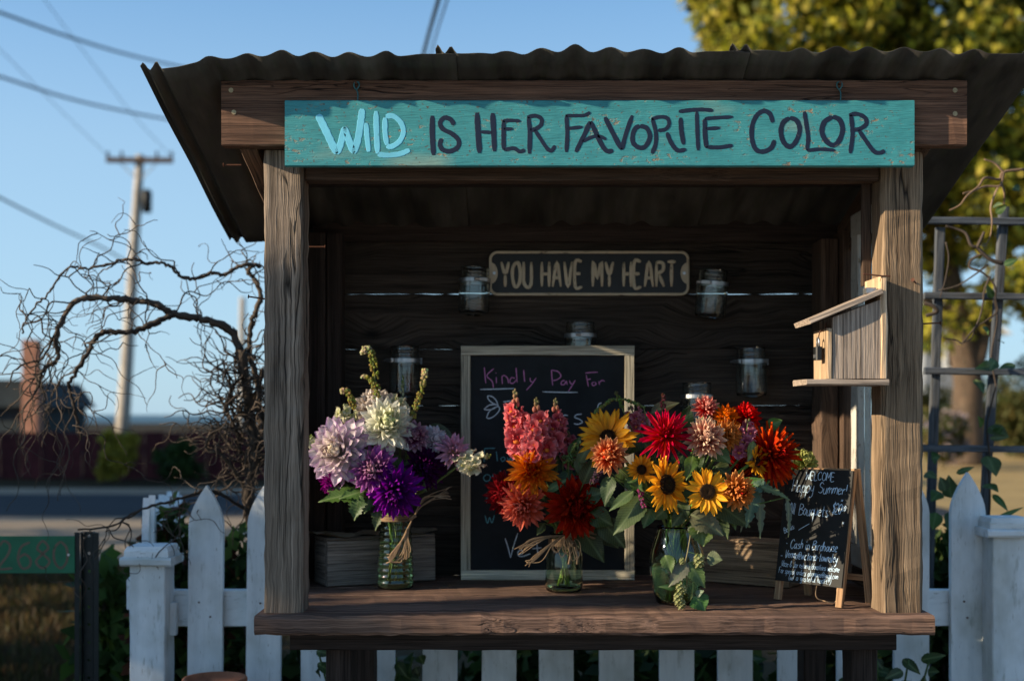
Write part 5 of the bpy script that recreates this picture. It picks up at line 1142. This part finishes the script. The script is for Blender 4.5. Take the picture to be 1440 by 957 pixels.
HM = [  # main limbs in photo pixels with distance and thickness px
 ([(357, 957, 3.92), (352, 850, 3.92), (356, 760, 3.92), (349, 690, 3.91), (358, 640, 3.90), (352, 590, 3.90), (346, 540, 3.88), (338, 492, 3.86)], 15, 11),
 ([(338, 492, 3.86), (324, 465, 3.85), (300, 452, 3.83), (272, 446, 3.82), (245, 441, 3.80), (216, 428, 3.78), (192, 423, 3.77), (160, 420, 3.76), (126, 418, 3.75), (104, 426, 3.74), (86, 452, 3.73), (79, 478, 3.72), (81, 504, 3.72), (66, 514, 3.72), (56, 530, 3.72), (57, 546, 3.72)], 10, 4),
 ([(245, 441, 3.80), (222, 452, 3.77), (196, 464, 3.75), (168, 467, 3.73), (144, 467, 3.72), (132, 480, 3.71), (118, 505, 3.70), (104, 527, 3.70), (97, 543, 3.70), (102, 565, 3.70), (108, 590, 3.70), (114, 618, 3.70)], 8, 3),
 ([(352, 590, 3.9), (362, 540, 3.92), (352, 500, 3.92), (352, 465, 3.92), (358, 440, 3.90), (366, 415, 3.90), (358, 393, 3.90), (349, 382, 3.9), (356, 372, 3.9), (366, 374, 3.9)], 7, 5),
 ([(366, 374, 3.9), (350, 372, 3.88), (332, 376, 3.87), (316, 386, 3.85), (296, 384, 3.83), (270, 392, 3.81), (255, 388, 3.8), (242, 376, 3.79), (224, 369, 3.78), (206, 371, 3.77), (190, 364, 3.76), (172, 366, 3.75), (150, 372, 3.74), (120, 377, 3.73), (98, 376, 3.72), (80, 394, 3.71), (68, 414, 3.7), (50, 428, 3.7), (34, 455, 3.69), (32, 470, 3.69)], 5, 2),
 ([(86, 452, 3.73), (60, 504, 3.71), (42, 508, 3.70), (20, 520, 3.69), (10, 545, 3.68)], 3, 1.6), ([(349, 690, 3.91), (325, 655, 3.88), (312, 640, 3.86), (290, 628, 3.85), (300, 605, 3.84)], 6, 3),
 ([(350, 720, 3.9), (320, 700, 3.86), (290, 690, 3.82), (255, 700, 3.78), (225, 708, 3.74), (190, 720, 3.7), (160, 738, 3.68), (110, 745, 3.66)], 5, 2),
 ([(362, 640, 3.92), (368, 600, 3.95), (364, 560, 3.95), (368, 520, 3.95)], 9, 6), ([(340, 640, 3.9), (330, 600, 3.88), (318, 575, 3.87), (325, 545, 3.87), (318, 520, 3.87)], 5, 3)]
limb_pts = []
for k, (pts, w0, w1) in enumerate(HM):
    b = MB(); q = spline([P(*p) for p in pts], 6); m = len(q); q = [p + V(random.gauss(0, .0018), random.gauss(0, .003), random.gauss(0, .0018)) for p in q]
    b.tube(q, [M(lerp(w0, w1, i / (m - 1)), 3.8) / 2 * 1.2 * random.uniform(.82, 1.22) for i in range(m)], 7); b.build('trunk' if k == 0 else 'limb', T_BARK, HZ, True); limb_pts.append(q)
b = MB()
twigs(b, limb_pts[0][18:], .0036, 60, .24, .1, 1, 1.25, 0.); twigs(b, limb_pts[1], .0027, 22, .30, 1.0, 1, 1.0); twigs(b, limb_pts[2], .0024, 15, .26, 1.2, 1, 1.0)
twigs(b, limb_pts[1][60:], .0022, 10, .42, 2.2, 1, .8); twigs(b, limb_pts[2][44:], .0020, 7, .36, 2.2, 1, .8)
twigs(b, limb_pts[4], .0024, 11, .24, .9, 1, 1.0); twigs(b, limb_pts[3], .0026, 14, .16, 0, 1, 1.3); twigs(b, limb_pts[7], .0024, 16, .26, .8, 1, 1.1); twigs(b, limb_pts[6], .0026, 10, .22, .6, 1, 1.2)
twigs(b, limb_pts[8], .0036, 30, .22, .2, 1, 1.3, 0.); twigs(b, limb_pts[9], .0032, 26, .22, .4, 1, 1.3, 0.)
o = b.build('twigs', T_BARK, HZ, True); o['kind'] = 'stuff'

# lattice trellis with vine twigs at the right
TY = 4.02
TR = empty('garden_trellis', (PX(1400, TY), TY, 0), 'grey painted wooden lattice trellis right of the stand', 'trellis')
for (xa, ya, xb, yb, w) in ((1322, 320, 1303, 900, 12), (1412, 291, 1368, 960, 12), (1500, 300, 1450, 960, 12)):
    b = MB(); p1 = P(xa, ya, TY); p0 = P(xb, yb, TY); p0 = p1 + (p0 - p1) * ((p1.z) / (p1.z - p0.z)); b.board(p0, p1, (1, 0, 0), M(w, TY), .022); b.build('upright', W_TREL, TR)
for (xa, xb, y, w) in ((1296, 1510, 312, 10), (1296, 1520, 417, 9.5), (1296, 1510, 522, 9.5), (1290, 1510, 630, 9.5)):
    b = MB(); b.board(P(xa, y - .5, TY) + V(0, -.023, 0), P(xb, y + 2, TY) + V(0, -.023, 0), (0, 0, 1), M(w, TY), .02); b.build('cross_slat', W_TREL, TR)
VI = empty('climbing_vine', (PX(1390, 3.95), 3.95, 0), 'twisting vine with green leaves climbing the lattice trellis', 'vine')
VM = [([(1440, 238, 3.9), (1411, 242, 3.9), (1405, 252, 3.9), (1385, 250, 3.88), (1376, 262, 3.87), (1360, 275, 3.86), (1350, 288, 3.86), (1335, 296, 3.87)], 4.5, 2), ([(1411, 242, 3.9), (1402, 232, 3.9), (1396, 228, 3.9), (1384, 224, 3.9)], 3.5, 2), ([(1411, 242, 3.9), (1408, 258, 3.9), (1404, 262, 3.9), (1385, 262, 3.9), (1370, 268, 3.88), (1354, 272, 3.87)], 4.5, 2),
 ([(1408, 258, 3.9), (1412, 270, 3.9), (1412, 290, 3.92)], 3.5, 2.5), ([(1404, 262, 3.9), (1398, 275, 3.9), (1393, 292, 3.9), (1395, 310, 3.9), (1393, 330, 3.92), (1386, 346, 3.93)], 3, 1.4),
 ([(1410, 370, 3.93), (1395, 366, 3.93), (1382, 356, 3.93), (1374, 348, 3.93), (1365, 344, 3.93), (1358, 328, 3.94), (1345, 322, 3.95), (1330, 318, 3.95)], 6, 3.5), ([(1374, 348, 3.93), (1380, 335, 3.92), (1384, 326, 3.92)], 5.5, 4),
 ([(1382, 356, 3.93), (1366, 365, 3.94), (1364, 376, 3.94), (1380, 382, 3.93), (1392, 392, 3.93), (1400, 405, 3.92), (1400, 420, 3.92), (1402, 438, 3.92), (1385, 452, 3.92), (1372, 460, 3.92), (1366, 475, 3.92), (1352, 482, 3.92), (1345, 478, 3.92), (1325, 474, 3.92)], 3.6, 1.6),
 ([(1390, 372, 3.93), (1365, 390, 3.93), (1345, 402, 3.94), (1320, 408, 3.95)], 2.6, 1.4), ([(1330, 340, 3.95), (1334, 362, 3.95), (1330, 390, 3.95), (1322, 418, 3.95)], 2.4, 1.4), ([(1392, 388, 3.93), (1384, 410, 3.93), (1382, 428, 3.92), (1374, 455, 3.92), (1352, 484, 3.9)], 3.4, 2),
 ([(1392, 640, 3.97), (1388, 600, 3.97), (1396, 560, 3.97), (1400, 540, 3.97), (1394, 500, 3.97), (1402, 450, 3.97), (1398, 420, 3.97)], 3, 2), ([(1388, 1000, 3.95), (1386, 800, 3.95), (1392, 700, 3.96), (1388, 640, 3.97)], 5, 3), ([(1300, 426, 3.9), (1312, 430, 3.89), (1318, 438, 3.89), (1302, 444, 3.9)], 6, 5)]
for k, (pts, w0, w1) in enumerate(VM):
    b = MB(); q = spline([P(*p) for p in pts], 6); m = len(q); b.tube(q, [M(lerp(w0, w1, i / (m - 1)), 3.9) / 2 for i in range(m)], 6); b.build('stem', T_TWIG if k < 5 else T_BARK, VI, True)
VL = [(1396, 420, 1388, 400, 12), (1400, 512, 1372, 518, 18), (1400, 505, 1392, 520, 20), (1428, 512, 1404, 518, 14), (1372, 532, 1384, 552, 16), (1382, 600, 1376, 585, 12), (1390, 600, 1418, 612, 24), (1392, 616, 1420, 614, 10), (1398, 612, 1410, 600, 16), (1404, 478, 1412, 482, 10), (1384, 458, 1390, 470, 8), (1412, 372, 1432, 364, 12),
      (1310, 645, 1322, 640, 20), (1300, 665, 1318, 672, 18), (1330, 690, 1322, 670, 20), (1338, 700, 1334, 668, 26), (1322, 690, 1310, 704, 22), (1345, 665, 1370, 656, 10), (1388, 640, 1402, 668, 32), (1384, 680, 1404, 690, 22), (1396, 694, 1418, 718, 12), (1340, 720, 1332, 745, 22), (1316, 720, 1312, 745, 24), (1352, 700, 1346, 735, 22), (1400, 730, 1440, 712, 8), (1396, 290, 1410, 286, 10), (1400, 300, 1416, 288, 12), (1425, 262, 1434, 268, 14)]
for l in VL: leaf(VI, P(l[0], l[1], 3.93 + random.uniform(-.02, .04)), P(l[2], l[3], 3.91), M(l[4], 3.93), (random.uniform(-.4, .2), -1, random.uniform(.1, .7)), (.05, .10, .025))

# leafy masses: many small leaves in clumps
def cloud(name, clumps, n, size, cols, parent, m=None, aspect=1.8, flat=.0):
    """clumps: (centre, radius (3), weight)"""
    m = m or T_FOLI; w = np.array([c[2] for c in clumps], float); w /= w.sum(); idx = rng.choice(len(clumps), n, p=w)
    C = np.array([c[0] for c in clumps], float)[idx]; Rr = np.array([c[1] for c in clumps], float)[idx]
    u = rng.normal(size=(n, 3)); u /= np.linalg.norm(u, axis=1, keepdims=True); r = rng.random((n, 1)) ** .42; ctr = C + u * r * Rr
    a = rng.normal(size=(n, 3)); a[:, 2] = np.abs(a[:, 2]) + flat if flat else a[:, 2] - .35; a /= np.linalg.norm(a, axis=1, keepdims=True); q = rng.normal(size=(n, 3)); bb = np.cross(a, q); bb /= np.linalg.norm(bb, axis=1, keepdims=True); s = size * rng.uniform(.6, 1.35, (n, 1))
    v = np.stack([ctr, ctr + a * s * aspect * .5 + bb * s * .5, ctr + a * s * aspect, ctr + a * s * aspect * .5 - bb * s * .5], axis=1).reshape(-1, 3)
    if parent is not None: v -= np.array(parent.location)
    me = bpy.data.meshes.new(name); me.vertices.add(4 * n); me.vertices.foreach_set('co', v.astype(np.float32).ravel()); me.loops.add(4 * n); me.loops.foreach_set('vertex_index', np.arange(4 * n, dtype=np.int32)); me.polygons.add(n); me.polygons.foreach_set('loop_start', np.arange(0, 4 * n, 4, dtype=np.int32)); me.polygons.foreach_set('loop_total', np.full(n, 4, dtype=np.int32)); me.update(calc_edges=True)
    cc = np.array(cols)[rng.integers(0, len(cols), n)] * rng.uniform(.65, 1.35, (n, 1)); c4 = np.ones((n, 4)); c4[:, :3] = cc
    at = me.attributes.new('Col', 'FLOAT_COLOR', 'POINT'); at.data.foreach_set('color', np.repeat(c4, 4, axis=0).astype(np.float32).ravel()); at = me.attributes.new('gc', 'FLOAT_VECTOR', 'POINT'); at.data.foreach_set('vector', v.astype(np.float32).ravel())
    me.materials.append(m); o = bpy.data.objects.new(name, me); COL.objects.link(o); o.parent = parent; o['kind'] = 'stuff'; return o
def shrub(name, label, c, rad, n, size, cols, group=None, stems=5, nc=14):
    E = empty(name, (c[0], c[1], 0), label, 'shrub', group); cl = []
    for i in range(nc):
        u = rng.normal(size=3); u /= np.linalg.norm(u); p = np.array(c) + u * np.array(rad) * rng.uniform(.25, .8); p[2] = max(.08, p[2]); cl.append((p, np.array(rad) * rng.uniform(.22, .42), 1))
    b = MB()
    for i in range(stems): p = cl[i][0]; b.tube(spline([V(c[0] + random.uniform(-.05, .05), c[1] + random.uniform(-.05, .05), 0), V((c[0] + p[0]) / 2, (c[1] + p[1]) / 2, p[2] * .6), V(*p)], 5), [.008 * max(1, rad[2]), .003], 5) if False else b.tube(spline([V(c[0], c[1], 0), V((c[0] + p[0]) / 2 + .02, (c[1] + p[1]) / 2, p[2] * .6), V(*p)], 5), .008 * max(1, rad[2]), 5)
    b.build('stems', T_BARK, E, True); cloud('leaves', cl, n, size, cols, E); return E
DG = [(.025, .045, .012), (.04, .075, .018), (.06, .10, .025)]
shrub('leafy_shrub', 'dark leafy shrub behind the pickets left of the stand', (PX(290, 4.15), 4.15, .62), (.30, .22, .46), 2600, .035, DG + [(.10, .15, .03), (.12, .04, .02)])
shrub('leafy_shrub', 'green leafy plant beside the left corner fence post', (PX(155, 4.35), 4.35, .45), (.17, .2, .40), 700, .05, [(.07, .13, .025), (.10, .17, .035), (.05, .09, .02)])
for i, px in enumerate((480, 700, 930, 1150)):
    shrub('leafy_shrub', 'dark leafy shrub seen between the pickets below the %s' % ('ribbed vase', 'framed chalkboard', 'tall clear vase', 'A-frame chalkboard')[i], (PX(px, 4.2), 4.2, .35), (.34, .22, .36), 1500, .045, DG)
shrub('leafy_shrub', 'dark leafy shrub behind the pickets right of the stand', (PX(1330, 4.15), 4.15, .60), (.26, .2, .42), 2200, .045, DG)
# weeds poking out in front of the pickets under the counter
for i, (px, lab) in enumerate(((520, 'dark weed with pointed leaves in front of the pickets under the left of the counter'), (1240, 'dark weed with broad leaves in front of the pickets under the right of the counter'))):
    E = empty('weed', (PX(px, 3.6), 3.6, 0), lab, 'plant'); b = MB(); tops = []
    for k in range(5):
        t = P(px + (k - 2) * 32 + random.uniform(-10, 10), 915 + random.uniform(0, 30), 3.6); b.tube(spline([V(PX(px, 3.6), 3.6, 0), V((PX(px, 3.6) + t.x) / 2, 3.61, .35), t], 6), .003, 5, col=GRN); tops.append(t)
    b.build('stem', T_STEM, E, True)
    for t in tops:
        for j in range(5): q = t + V(random.uniform(-.02, .02), random.uniform(-.01, .02), -j * .03); leaf(E, q, q + V(random.uniform(-.07, .07), random.uniform(-.03, .0), random.uniform(-.05, .02)), .035, (random.uniform(-.4, .4), -1, .5), (.028, .05, .014), serr=.06)
# terracotta planter in front of the fence
b = MB(); tz = PZ(952, 3.5); b.lathe([(.001, .0), (.058, .0), (.084, tz - .05), (.086, tz - .048), (.088, tz - .004), (.086, tz), (.078, tz), (.076, tz - .012), (.001, tz - .03)], (PX(302, 3.5), 3.5, 0), 40)
o = b.build('terracotta_pot', T_TERRA, None, True); tag(o, 'tall terracotta pot whose rim just shows at the bottom edge', 'pot')

# dry grass on the verge at lower left
gcl = [((x, y, -.02), (.45, .45, .03), 1) for x, y in [(random.uniform(-.46, -.17) * yy_ + 0, yy_) for yy_ in [random.uniform(4.3, 10.6) for _ in range(170)]] if x < -1.55]
go_ = cloud('grass', gcl, 30000, .010, [(.055, .042, .014), (.09, .062, .022), (.035, .04, .012), (.07, .04, .02)], None, aspect=9., flat=2.2); tag(go_, 'dry brown and green grass on the verge at lower left', 'grass', kind='stuff')

# house-number sign on its channel post
GY = 4.0
GP = empty('sign_post', (PX(125, GY), GY, 0), 'dark metal channel post with a row of punched holes', 'post')
x0, x1 = PX(108, GY), PX(142, GY); zt = PZ(747, GY); hw = .020; cx = (x0 + x1) / 2
b = MB(); b.box((x0, GY - .022, 0), (x0 + .016, GY - .019, zt), 2, ch=.0005, jit=0, seg=2); b.build('flange', T_BLKMET, GP)
b = MB(); b.box((x1 - .016, GY - .022, 0), (x1, GY - .019, zt), 2, ch=.0005, jit=0, seg=2); b.build('flange', T_BLKMET, GP)
for s in (-1, 1): b = MB(); b.board((cx + s * .0185, GY - .0095, 0), (cx + s * .0185, GY - .0095, zt), (0, 1, 0), .0195, .003, ch=.0005, jit=0, seg=2); b.build('web', T_BLKMET, GP)
# the back of the channel: a strip with real round holes
b = MB(); hr = .0043; z = 0.012; zz = [zt - .012 - i * .0556 for i in range(16)]
bw = .0170; ya = GY
def strip(z0, z1): b.add([(cx - bw, ya, z0), (cx + bw, ya, z0), (cx + bw, ya, z1), (cx - bw, ya, z1), (cx - bw, ya + .003, z0), (cx + bw, ya + .003, z0), (cx + bw, ya + .003, z1), (cx - bw, ya + .003, z1)], [(0, 1, 2, 3), (7, 6, 5, 4)])
last = zt
for hz in zz:
    if hz < .1: break
    strip(hz + .01, last); last = hz - .01; n = 16; v = []
    for yy_ in (ya, ya + .003):
        for k in range(n):
            a = 2 * math.pi * k / n + math.pi / n; v.append((cx + hr * math.cos(a), yy_, hz + hr * math.sin(a)))
        for k in range(n):
            a = 2 * math.pi * k / n + math.pi / n; m_ = max(abs(math.cos(a)) / bw, abs(math.sin(a)) / .01); v.append((cx + math.cos(a) / m_, yy_, hz + math.sin(a) / m_))
    f = []
    for k in range(n): k2 = (k + 1) % n; f.append((k, k2, n + k2, n + k)); f.append((2 * n + k, 3 * n + k, 3 * n + k2, 2 * n + k2)); f.append((k, 2 * n + k, 2 * n + k2, k2))
    b.add(v, f)
strip(0, last); b.build('punched_back', T_BLKMET, GP)
NS = empty('number_sign', (PX(40, GY), GY - .026, PZ(805, GY)), 'green reflective house number sign reading 2680', 'sign')
b = MB(); b.box((PX(-12, GY), GY - .0262, PZ(804, GY)), (PX(109, GY), GY - .0235, PZ(752, GY)), 0, ch=.0008, jit=0, seg=2); b.build('plate', T_GREENSIGN, NS)
st = []
for ch, pxl in (('2', 3), ('6', 30), ('8', 55), ('0', 80)): st += text_strokes(ch, PX(pxl, GY), PZ(797, GY), M(38, GY), 1.02, 0, .0075, .02, 0, 0, 0)
b = MB(); stroke_mesh(b, st, lambda x, z: V(x, GY - .0264, z), (0, -1, 0), .1, 6, 6, .0003); b.build('digits', T_DIGIT, NS)
for px in (112, 137): pass
b = MB(); b.tube([P(101, 778, GY) + V(0, -.027, 0), P(101, 778, GY) + V(0, -.031, 0)], .004, 8); b.build('bolt', T_STEEL, NS)

# ================================================================= far things
def pole(label, xb, yb, xt, yt, Y, r0, r1, arm, group='utility poles', tr=True):
    p0 = P(xb, yb, Y); p0.z = 0; p1 = P(xt, yt, Y); E = empty('utility_pole', p0, label, 'pole', group); b = MB(); b.tube([p0.lerp(p1, i / 8.) for i in range(9)], [lerp(r0, r1, i / 8.) for i in range(9)], 12); b.build('shaft', T_POLE, E, True)
    if arm:
        d = (p0 - p1).normalized(); c = p1 + d * .25; b = MB(); b.board(c + V(-arm * .48, -.2, 0), c + V(arm * .52, -.2, -.02), (0, 0, 1), .22, .16); cr = b.build('crossarm', W_BROWN, E)
        for x in (-.46, -.25, .28, .5): b = MB(); q = c + V(arm * x, -.2, .11); b.tube([q, q + V(0, 0, .16), q + V(0, 0, .26)], [.04, .07, .04], 8); b.build('insulator', T_WIRE, cr, True)
        for s in (-1, 1): b = MB(); b.tube([c + V(s * arm * .28, -.14, -.1), c + V(0, -.14, -.9) ], .025, 6); b.build('brace', T_POLE, E)
    if tr: b = MB(); q = p1 + V(.32, -.1, -2.0); b.lathe([(.001, -.5), (.2, -.48), (.22, .4), (.12, .5), (.001, .55)], tuple(q), 14); b.build('transformer', T_WIRE, E, True)
    return E
pole('tall pale wooden utility pole with a crossarm beyond the road', 171, 625, 197, 218, 55., .31, .18, 2.85)
pole('short far-off utility pole half lost behind the hazel', 339, 600, 341, 418, 120., .35, .28, 0, tr=False)
def wire(label, pts, r):
    b = MB(); q = spline([P(*p) for p in pts], 10); b.tube(q, r, 6); o = b.build('power_line', T_WIRE, None, True); tag(o, label, 'cable', 'overhead cables')
wire('thick overhead cable slanting from the top left corner to the roof', [(-60, -2, 30), (0, 18, 33), (100, 53, 38), (200, 82, 44), (330, 110, 52)], .042)
wire('second overhead cable below the thick one', [(-60, 92, 36), (0, 108, 40), (110, 142, 46), (230, 167, 54), (330, 182, 62)], .046)
wire('overhead cable sagging down to the pole at mid height', [(-60, 245, 34), (0, 278, 38), (80, 318, 44), (140, 346, 50), (176, 366, 54.8)], .036)
wire('faint overhead cable running down to the right end of the crossarm', [(40, -30, 38), (120, 76, 44), (190, 165, 50), (243, 222, 54.8)], .012)
wire('faint overhead cable running down to the left end of the crossarm', [(-60, 10, 38), (10, 80, 44), (90, 160, 50), (155, 222, 54.8)], .012)
wire('overhead cable running up from the roof at top centre, left strand', [(590, 100, 20), (601, 55, 18), (618, -5, 15), (630, -50, 14)], .027)
wire('overhead cable running up from the roof at top centre, thin right strand', [(600, 100, 20), (613, 50, 18), (630, -5, 15), (640, -50, 14)], .012)
# red fence, dark house with chimney, shrub
RF = empty('red_fence', (-6, 26, 0), 'low dark red board fence beyond the road', 'fence'); zt = PZ(607, 26)
for i in range(26):
    x = -12.5 + i * .42; b = MB(); b.box((x, 26 + random.uniform(-.01, .01), 0), (x + .40, 26.03, zt + random.uniform(-.02, .02)), 2, ch=.004, jit=.002, seg=3); b.build('board', T_REDF, RF)
b = MB(); b.box((-12.5, 26.035, .6), (-1.6, 26.09, .7), 0); b.build('rail', T_REDF, RF)
DH = empty('dark_house', (-17.5, 40, 0), 'dark house with a brick chimney at the left edge', 'house')
b = MB(); b.box((PX(-220, 40), 40, 0), (PX(46, 40), 45, PZ(572, 40)), 0, ch=.01, jit=0, seg=2); b.build('wall', T_DARKH, DH)
b = MB(); b.prism([(0, 0), (6.2, 0), (5.6, .85), (.4, .85)], (PX(-225, 39.8), 39.7, PZ(572, 40) + .002), (1, 0, 0), (0, 0, 1), (0, 1, 0), 5.6); b.build('roof', T_DARKH, DH)
b = MB(); b.box((PX(36, 39.5), 39.2, 0), (PX(57, 39.5), 39.65, PZ(478, 39.5)), 2, ch=.01, jit=.004); b.build('chimney', T_BRICK, DH)
shrub('rounded_shrub', 'rounded yellow-green shrub in front of the red fence', (PX(158, 24.6), 24.6, .52), (.55, .4, .62), 2600, .07, [(.34, .27, .035), (.40, .32, .04), (.22, .2, .03)])
shrub('dark_shrub', 'dark shrub behind the hazel in front of the red fence', (PX(255, 24.8), 24.8, .38), (.7, .4, .4), 1800, .08, DG)
# big tree, house and hedges at the right
def tree(label, base, trunk, limbs, clumps, n, size, cols, r0, name='big_tree'):
    E = empty(name, base, label, 'tree'); b = MB(); q = spline(trunk, 6); m = len(q); b.tube(q, [r0 * lerp(1.25, .45, (i / (m - 1)) ** .6) for i in range(m)], 12); b.build('trunk', T_TREEBARK, E, True); b = MB()
    for l, r in limbs: q = spline(l, 6); m = len(q); b.tube(q, [lerp(r, r * .3, i / (m - 1)) for i in range(m)], 8)
    b.build('limbs', T_TREEBARK, E, True); o = cloud('crown', clumps, n, size, cols, E); return E
TYY = 33.
tb = P(1362, 655, TYY); tb.z = 0
T1 = [tb, P(1360, 600, TYY), P(1362, 540, TYY), P(1352, 480, TYY), P(1345, 430, TYY), P(1330, 350, TYY), P(1320, 200, TYY), P(1300, 40, TYY), P(1290, -100, TYY)]
LM = [([P(1362, 540, TYY), P(1378, 490, TYY), P(1392, 430, TYY + .5), P(1420, 350, TYY + 1), P(1460, 260, TYY + 1)], .28), ([P(1352, 480, TYY), P(1330, 440, TYY - .5), P(1300, 420, TYY - 1), P(1260, 400, TYY - 1)], .2), ([P(1330, 350, TYY), P(1250, 250, TYY), P(1150, 150, TYY), P(1080, 60, TYY)], .25), ([P(1320, 200, TYY), P(1400, 100, TYY), P(1480, 0, TYY)], .22), ([P(1310, 100, TYY), P(1220, 20, TYY), P(1160, -60, TYY)], .2)]
cl = []
for k in range(330):
    t = random.random(); px = lerp(1020, 1640, random.random()); top = -60 + 0.25 * abs(px - 1300) * .6; py = random.uniform(top - 200, 330)
    if px < 1120 and py > 90 + (px - 1000) * .3: continue
    if px < 1045 and py < -10 + random.uniform(0, 40): pass
    c = P(px, py, TYY + random.uniform(-4, 4)); cl.append((tuple(c), (random.uniform(.6, 1.3), random.uniform(.6, 1.2), random.uniform(.45, 1.0)), random.uniform(.5, 1.5)))
for k in range(34): c = P(random.uniform(1270, 1520), random.uniform(280, 470), TYY + random.uniform(-3, 3)); cl.append((tuple(c), (.8, .8, .6), .55))
for px, py in ((1000, 20), (1010, 55), (1035, 40), (1000, -30), (1060, 20), (985, -10), (1025, 5)): cl.append((tuple(P(px, py, TYY)), (.55, .7, .5), .7))
YGL = [(.40, .38, .03), (.46, .40, .045), (.24, .26, .03), (.07, .09, .015), (.05, .07, .012), (.44, .36, .06)]
tree('large yellow-green tree lit by the sun behind the stand', tuple(tb), T1, LM, cl, 95000, .15, YGL, .42)
GH = empty('grey_house', (PX(1330, 46), 48, 0), 'grey house with white window trim seen through the lattice', 'house')
b = MB(); b.box((PX(1300, 46), 46, 0), (PX(1365, 46), 52, PZ(470, 46)), 0, ch=.01, jit=0, seg=2); b.build('wall', T_GREYH, GH)
b = MB(); b.prism([(-1.4, 0), (2.6, 0), (.4, 1.6)], (PX(1320, 46), 45.8, PZ(470, 46) + .003), (1, 0, 0), (0, 0, 1), (0, 1, 0), 6.5); b.build('roof', T_WTRIM, GH)
W_ = MB(); W_.box((PX(1326, 46), 45.90, PZ(522, 46)), (PX(1346, 46), 45.95, PZ(478, 46)), 2, ch=.005, jit=0, seg=1); wn = W_.build('window', T_WTRIM, GH)
b = MB(); b.box((PX(1331, 46), 45.86, PZ(516, 46)), (PX(1345, 46), 45.895, PZ(484, 46)), 2, ch=.005, jit=0, seg=1); b.build('pane', T_BLKMET, wn)
for i, (px, Y, rx, rz, pz, lab) in enumerate(((1325, 30, .9, .7, .7, 'low shrub with pale flowers at the foot of the grey house'), (1440, 38, 1.6, 1.2, 1.0, 'dark rounded shrub right of the big tree trunk'), (1250, 44, 2.5, 1.6, 1.5, 'tall shrub left of the grey house behind the stand'), (1520, 50, 4, 2.2, 2.0, 'dense shrub at the far right beyond the lawn'), (1400, 55, 3, 2.2, 2.0, 'far shrub behind the big tree trunk'))):
    shrub('garden_shrub', lab, (PX(px, Y), Y, pz), (rx, rx * .7, rz), 3000, .11, [(.06, .08, .02), (.10, .11, .03), (.16, .13, .04)] + ([(.5, .4, .4)] if i == 0 else []))
# tall hedge out of the frame on the left, added to keep the low sun off the lower half of the stand
HG = empty('shade_hedge', (-7.6, 4.0, 0), 'tall hedge added out of view on the left to shade the lower stand', 'hedge'); cl = []
h2 = Vector((SUN.x, SUN.y, 0)).normalized(); tanE = SUN.z / math.hypot(SUN.x, SUN.y); per = V(-h2.y, h2.x, 0)
if per.y < 0: per = -per
def sunpt(u, s, v): q = h2 * s + per * u; return V(q.x, q.y, v + s * tanE)     # u across the light, s towards the sun, v height where the ray meets the stand
for k in range(300):
    u = random.choice((random.uniform(1.2, 8), random.uniform(1.2, 15.6))); s = 7 + random.uniform(-.35, .35); top = (1.08 if u > 2.86 else .98) + (.12 * math.sin(u * 9) + .08 * math.sin(u * 23)) * .5
    p = sunpt(u, s, top); z = random.uniform(.3, p.z - .22); cl.append(((p.x, p.y, z), (.30, .34, .26), 1))
for k in range(130):
    u = random.uniform(1.2, 15.6); s = 7 + random.uniform(-.3, .3); p = sunpt(u, s, (1.08 if u > 2.86 else .98) + .05 * math.sin(u * 9) - .2); cl.append((tuple(p), (.28, .3, .2), 1.2))
for k in range(9): p = sunpt(2.955 + random.uniform(-.008, .008), 7, lerp(1.05, 1.62, k / 8.)); cl.append((tuple(p), (.08, .03, .12), .2))  # narrow shoots shaped to throw shade on the left front post
cloud('leaves', cl, 42000, .085, DG, HG)
b = MB()
for k in range(8): p = sunpt(1.6 + k * 1.4, 7, 0); b.tube(spline([V(p.x, p.y, 0), V(p.x + .05, p.y, 1.0), V(p.x, p.y + .05, 2.0)], 5), .035, 6)
b.build('trunks', T_BARK, HG, True)

# tall trees far along the road, out of the frame on the left, added to shade the road
for i, (u, lab) in enumerate(((20.5, 'tall dense tree added out of view beside the road to shade it'), (26, 'tall dense tree added out of view beyond the road to shade it'))):
    c = sunpt(u, 44 + 3 * i, 0); c.z = 0; cl = []
    for k in range(95): cl.append(((c.x + random.gauss(0, 1.4), c.y + random.uniform(-3.0, 3.0), random.uniform(3.0, 19.0)), (1.2, 1.3, 1.1), 1))
    tree(lab, tuple(c), [c, c + V(.2, 0, 4), c + V(0, .2, 10), c + V(0, 0, 17)], [([c + V(0, 0, 5), c + V(1, 1.5, 8)], .2), ([c + V(0, 0, 6), c + V(-1, -1.5, 9)], .2)], cl, 14000, .40, DG, .4, 'shade_tree')
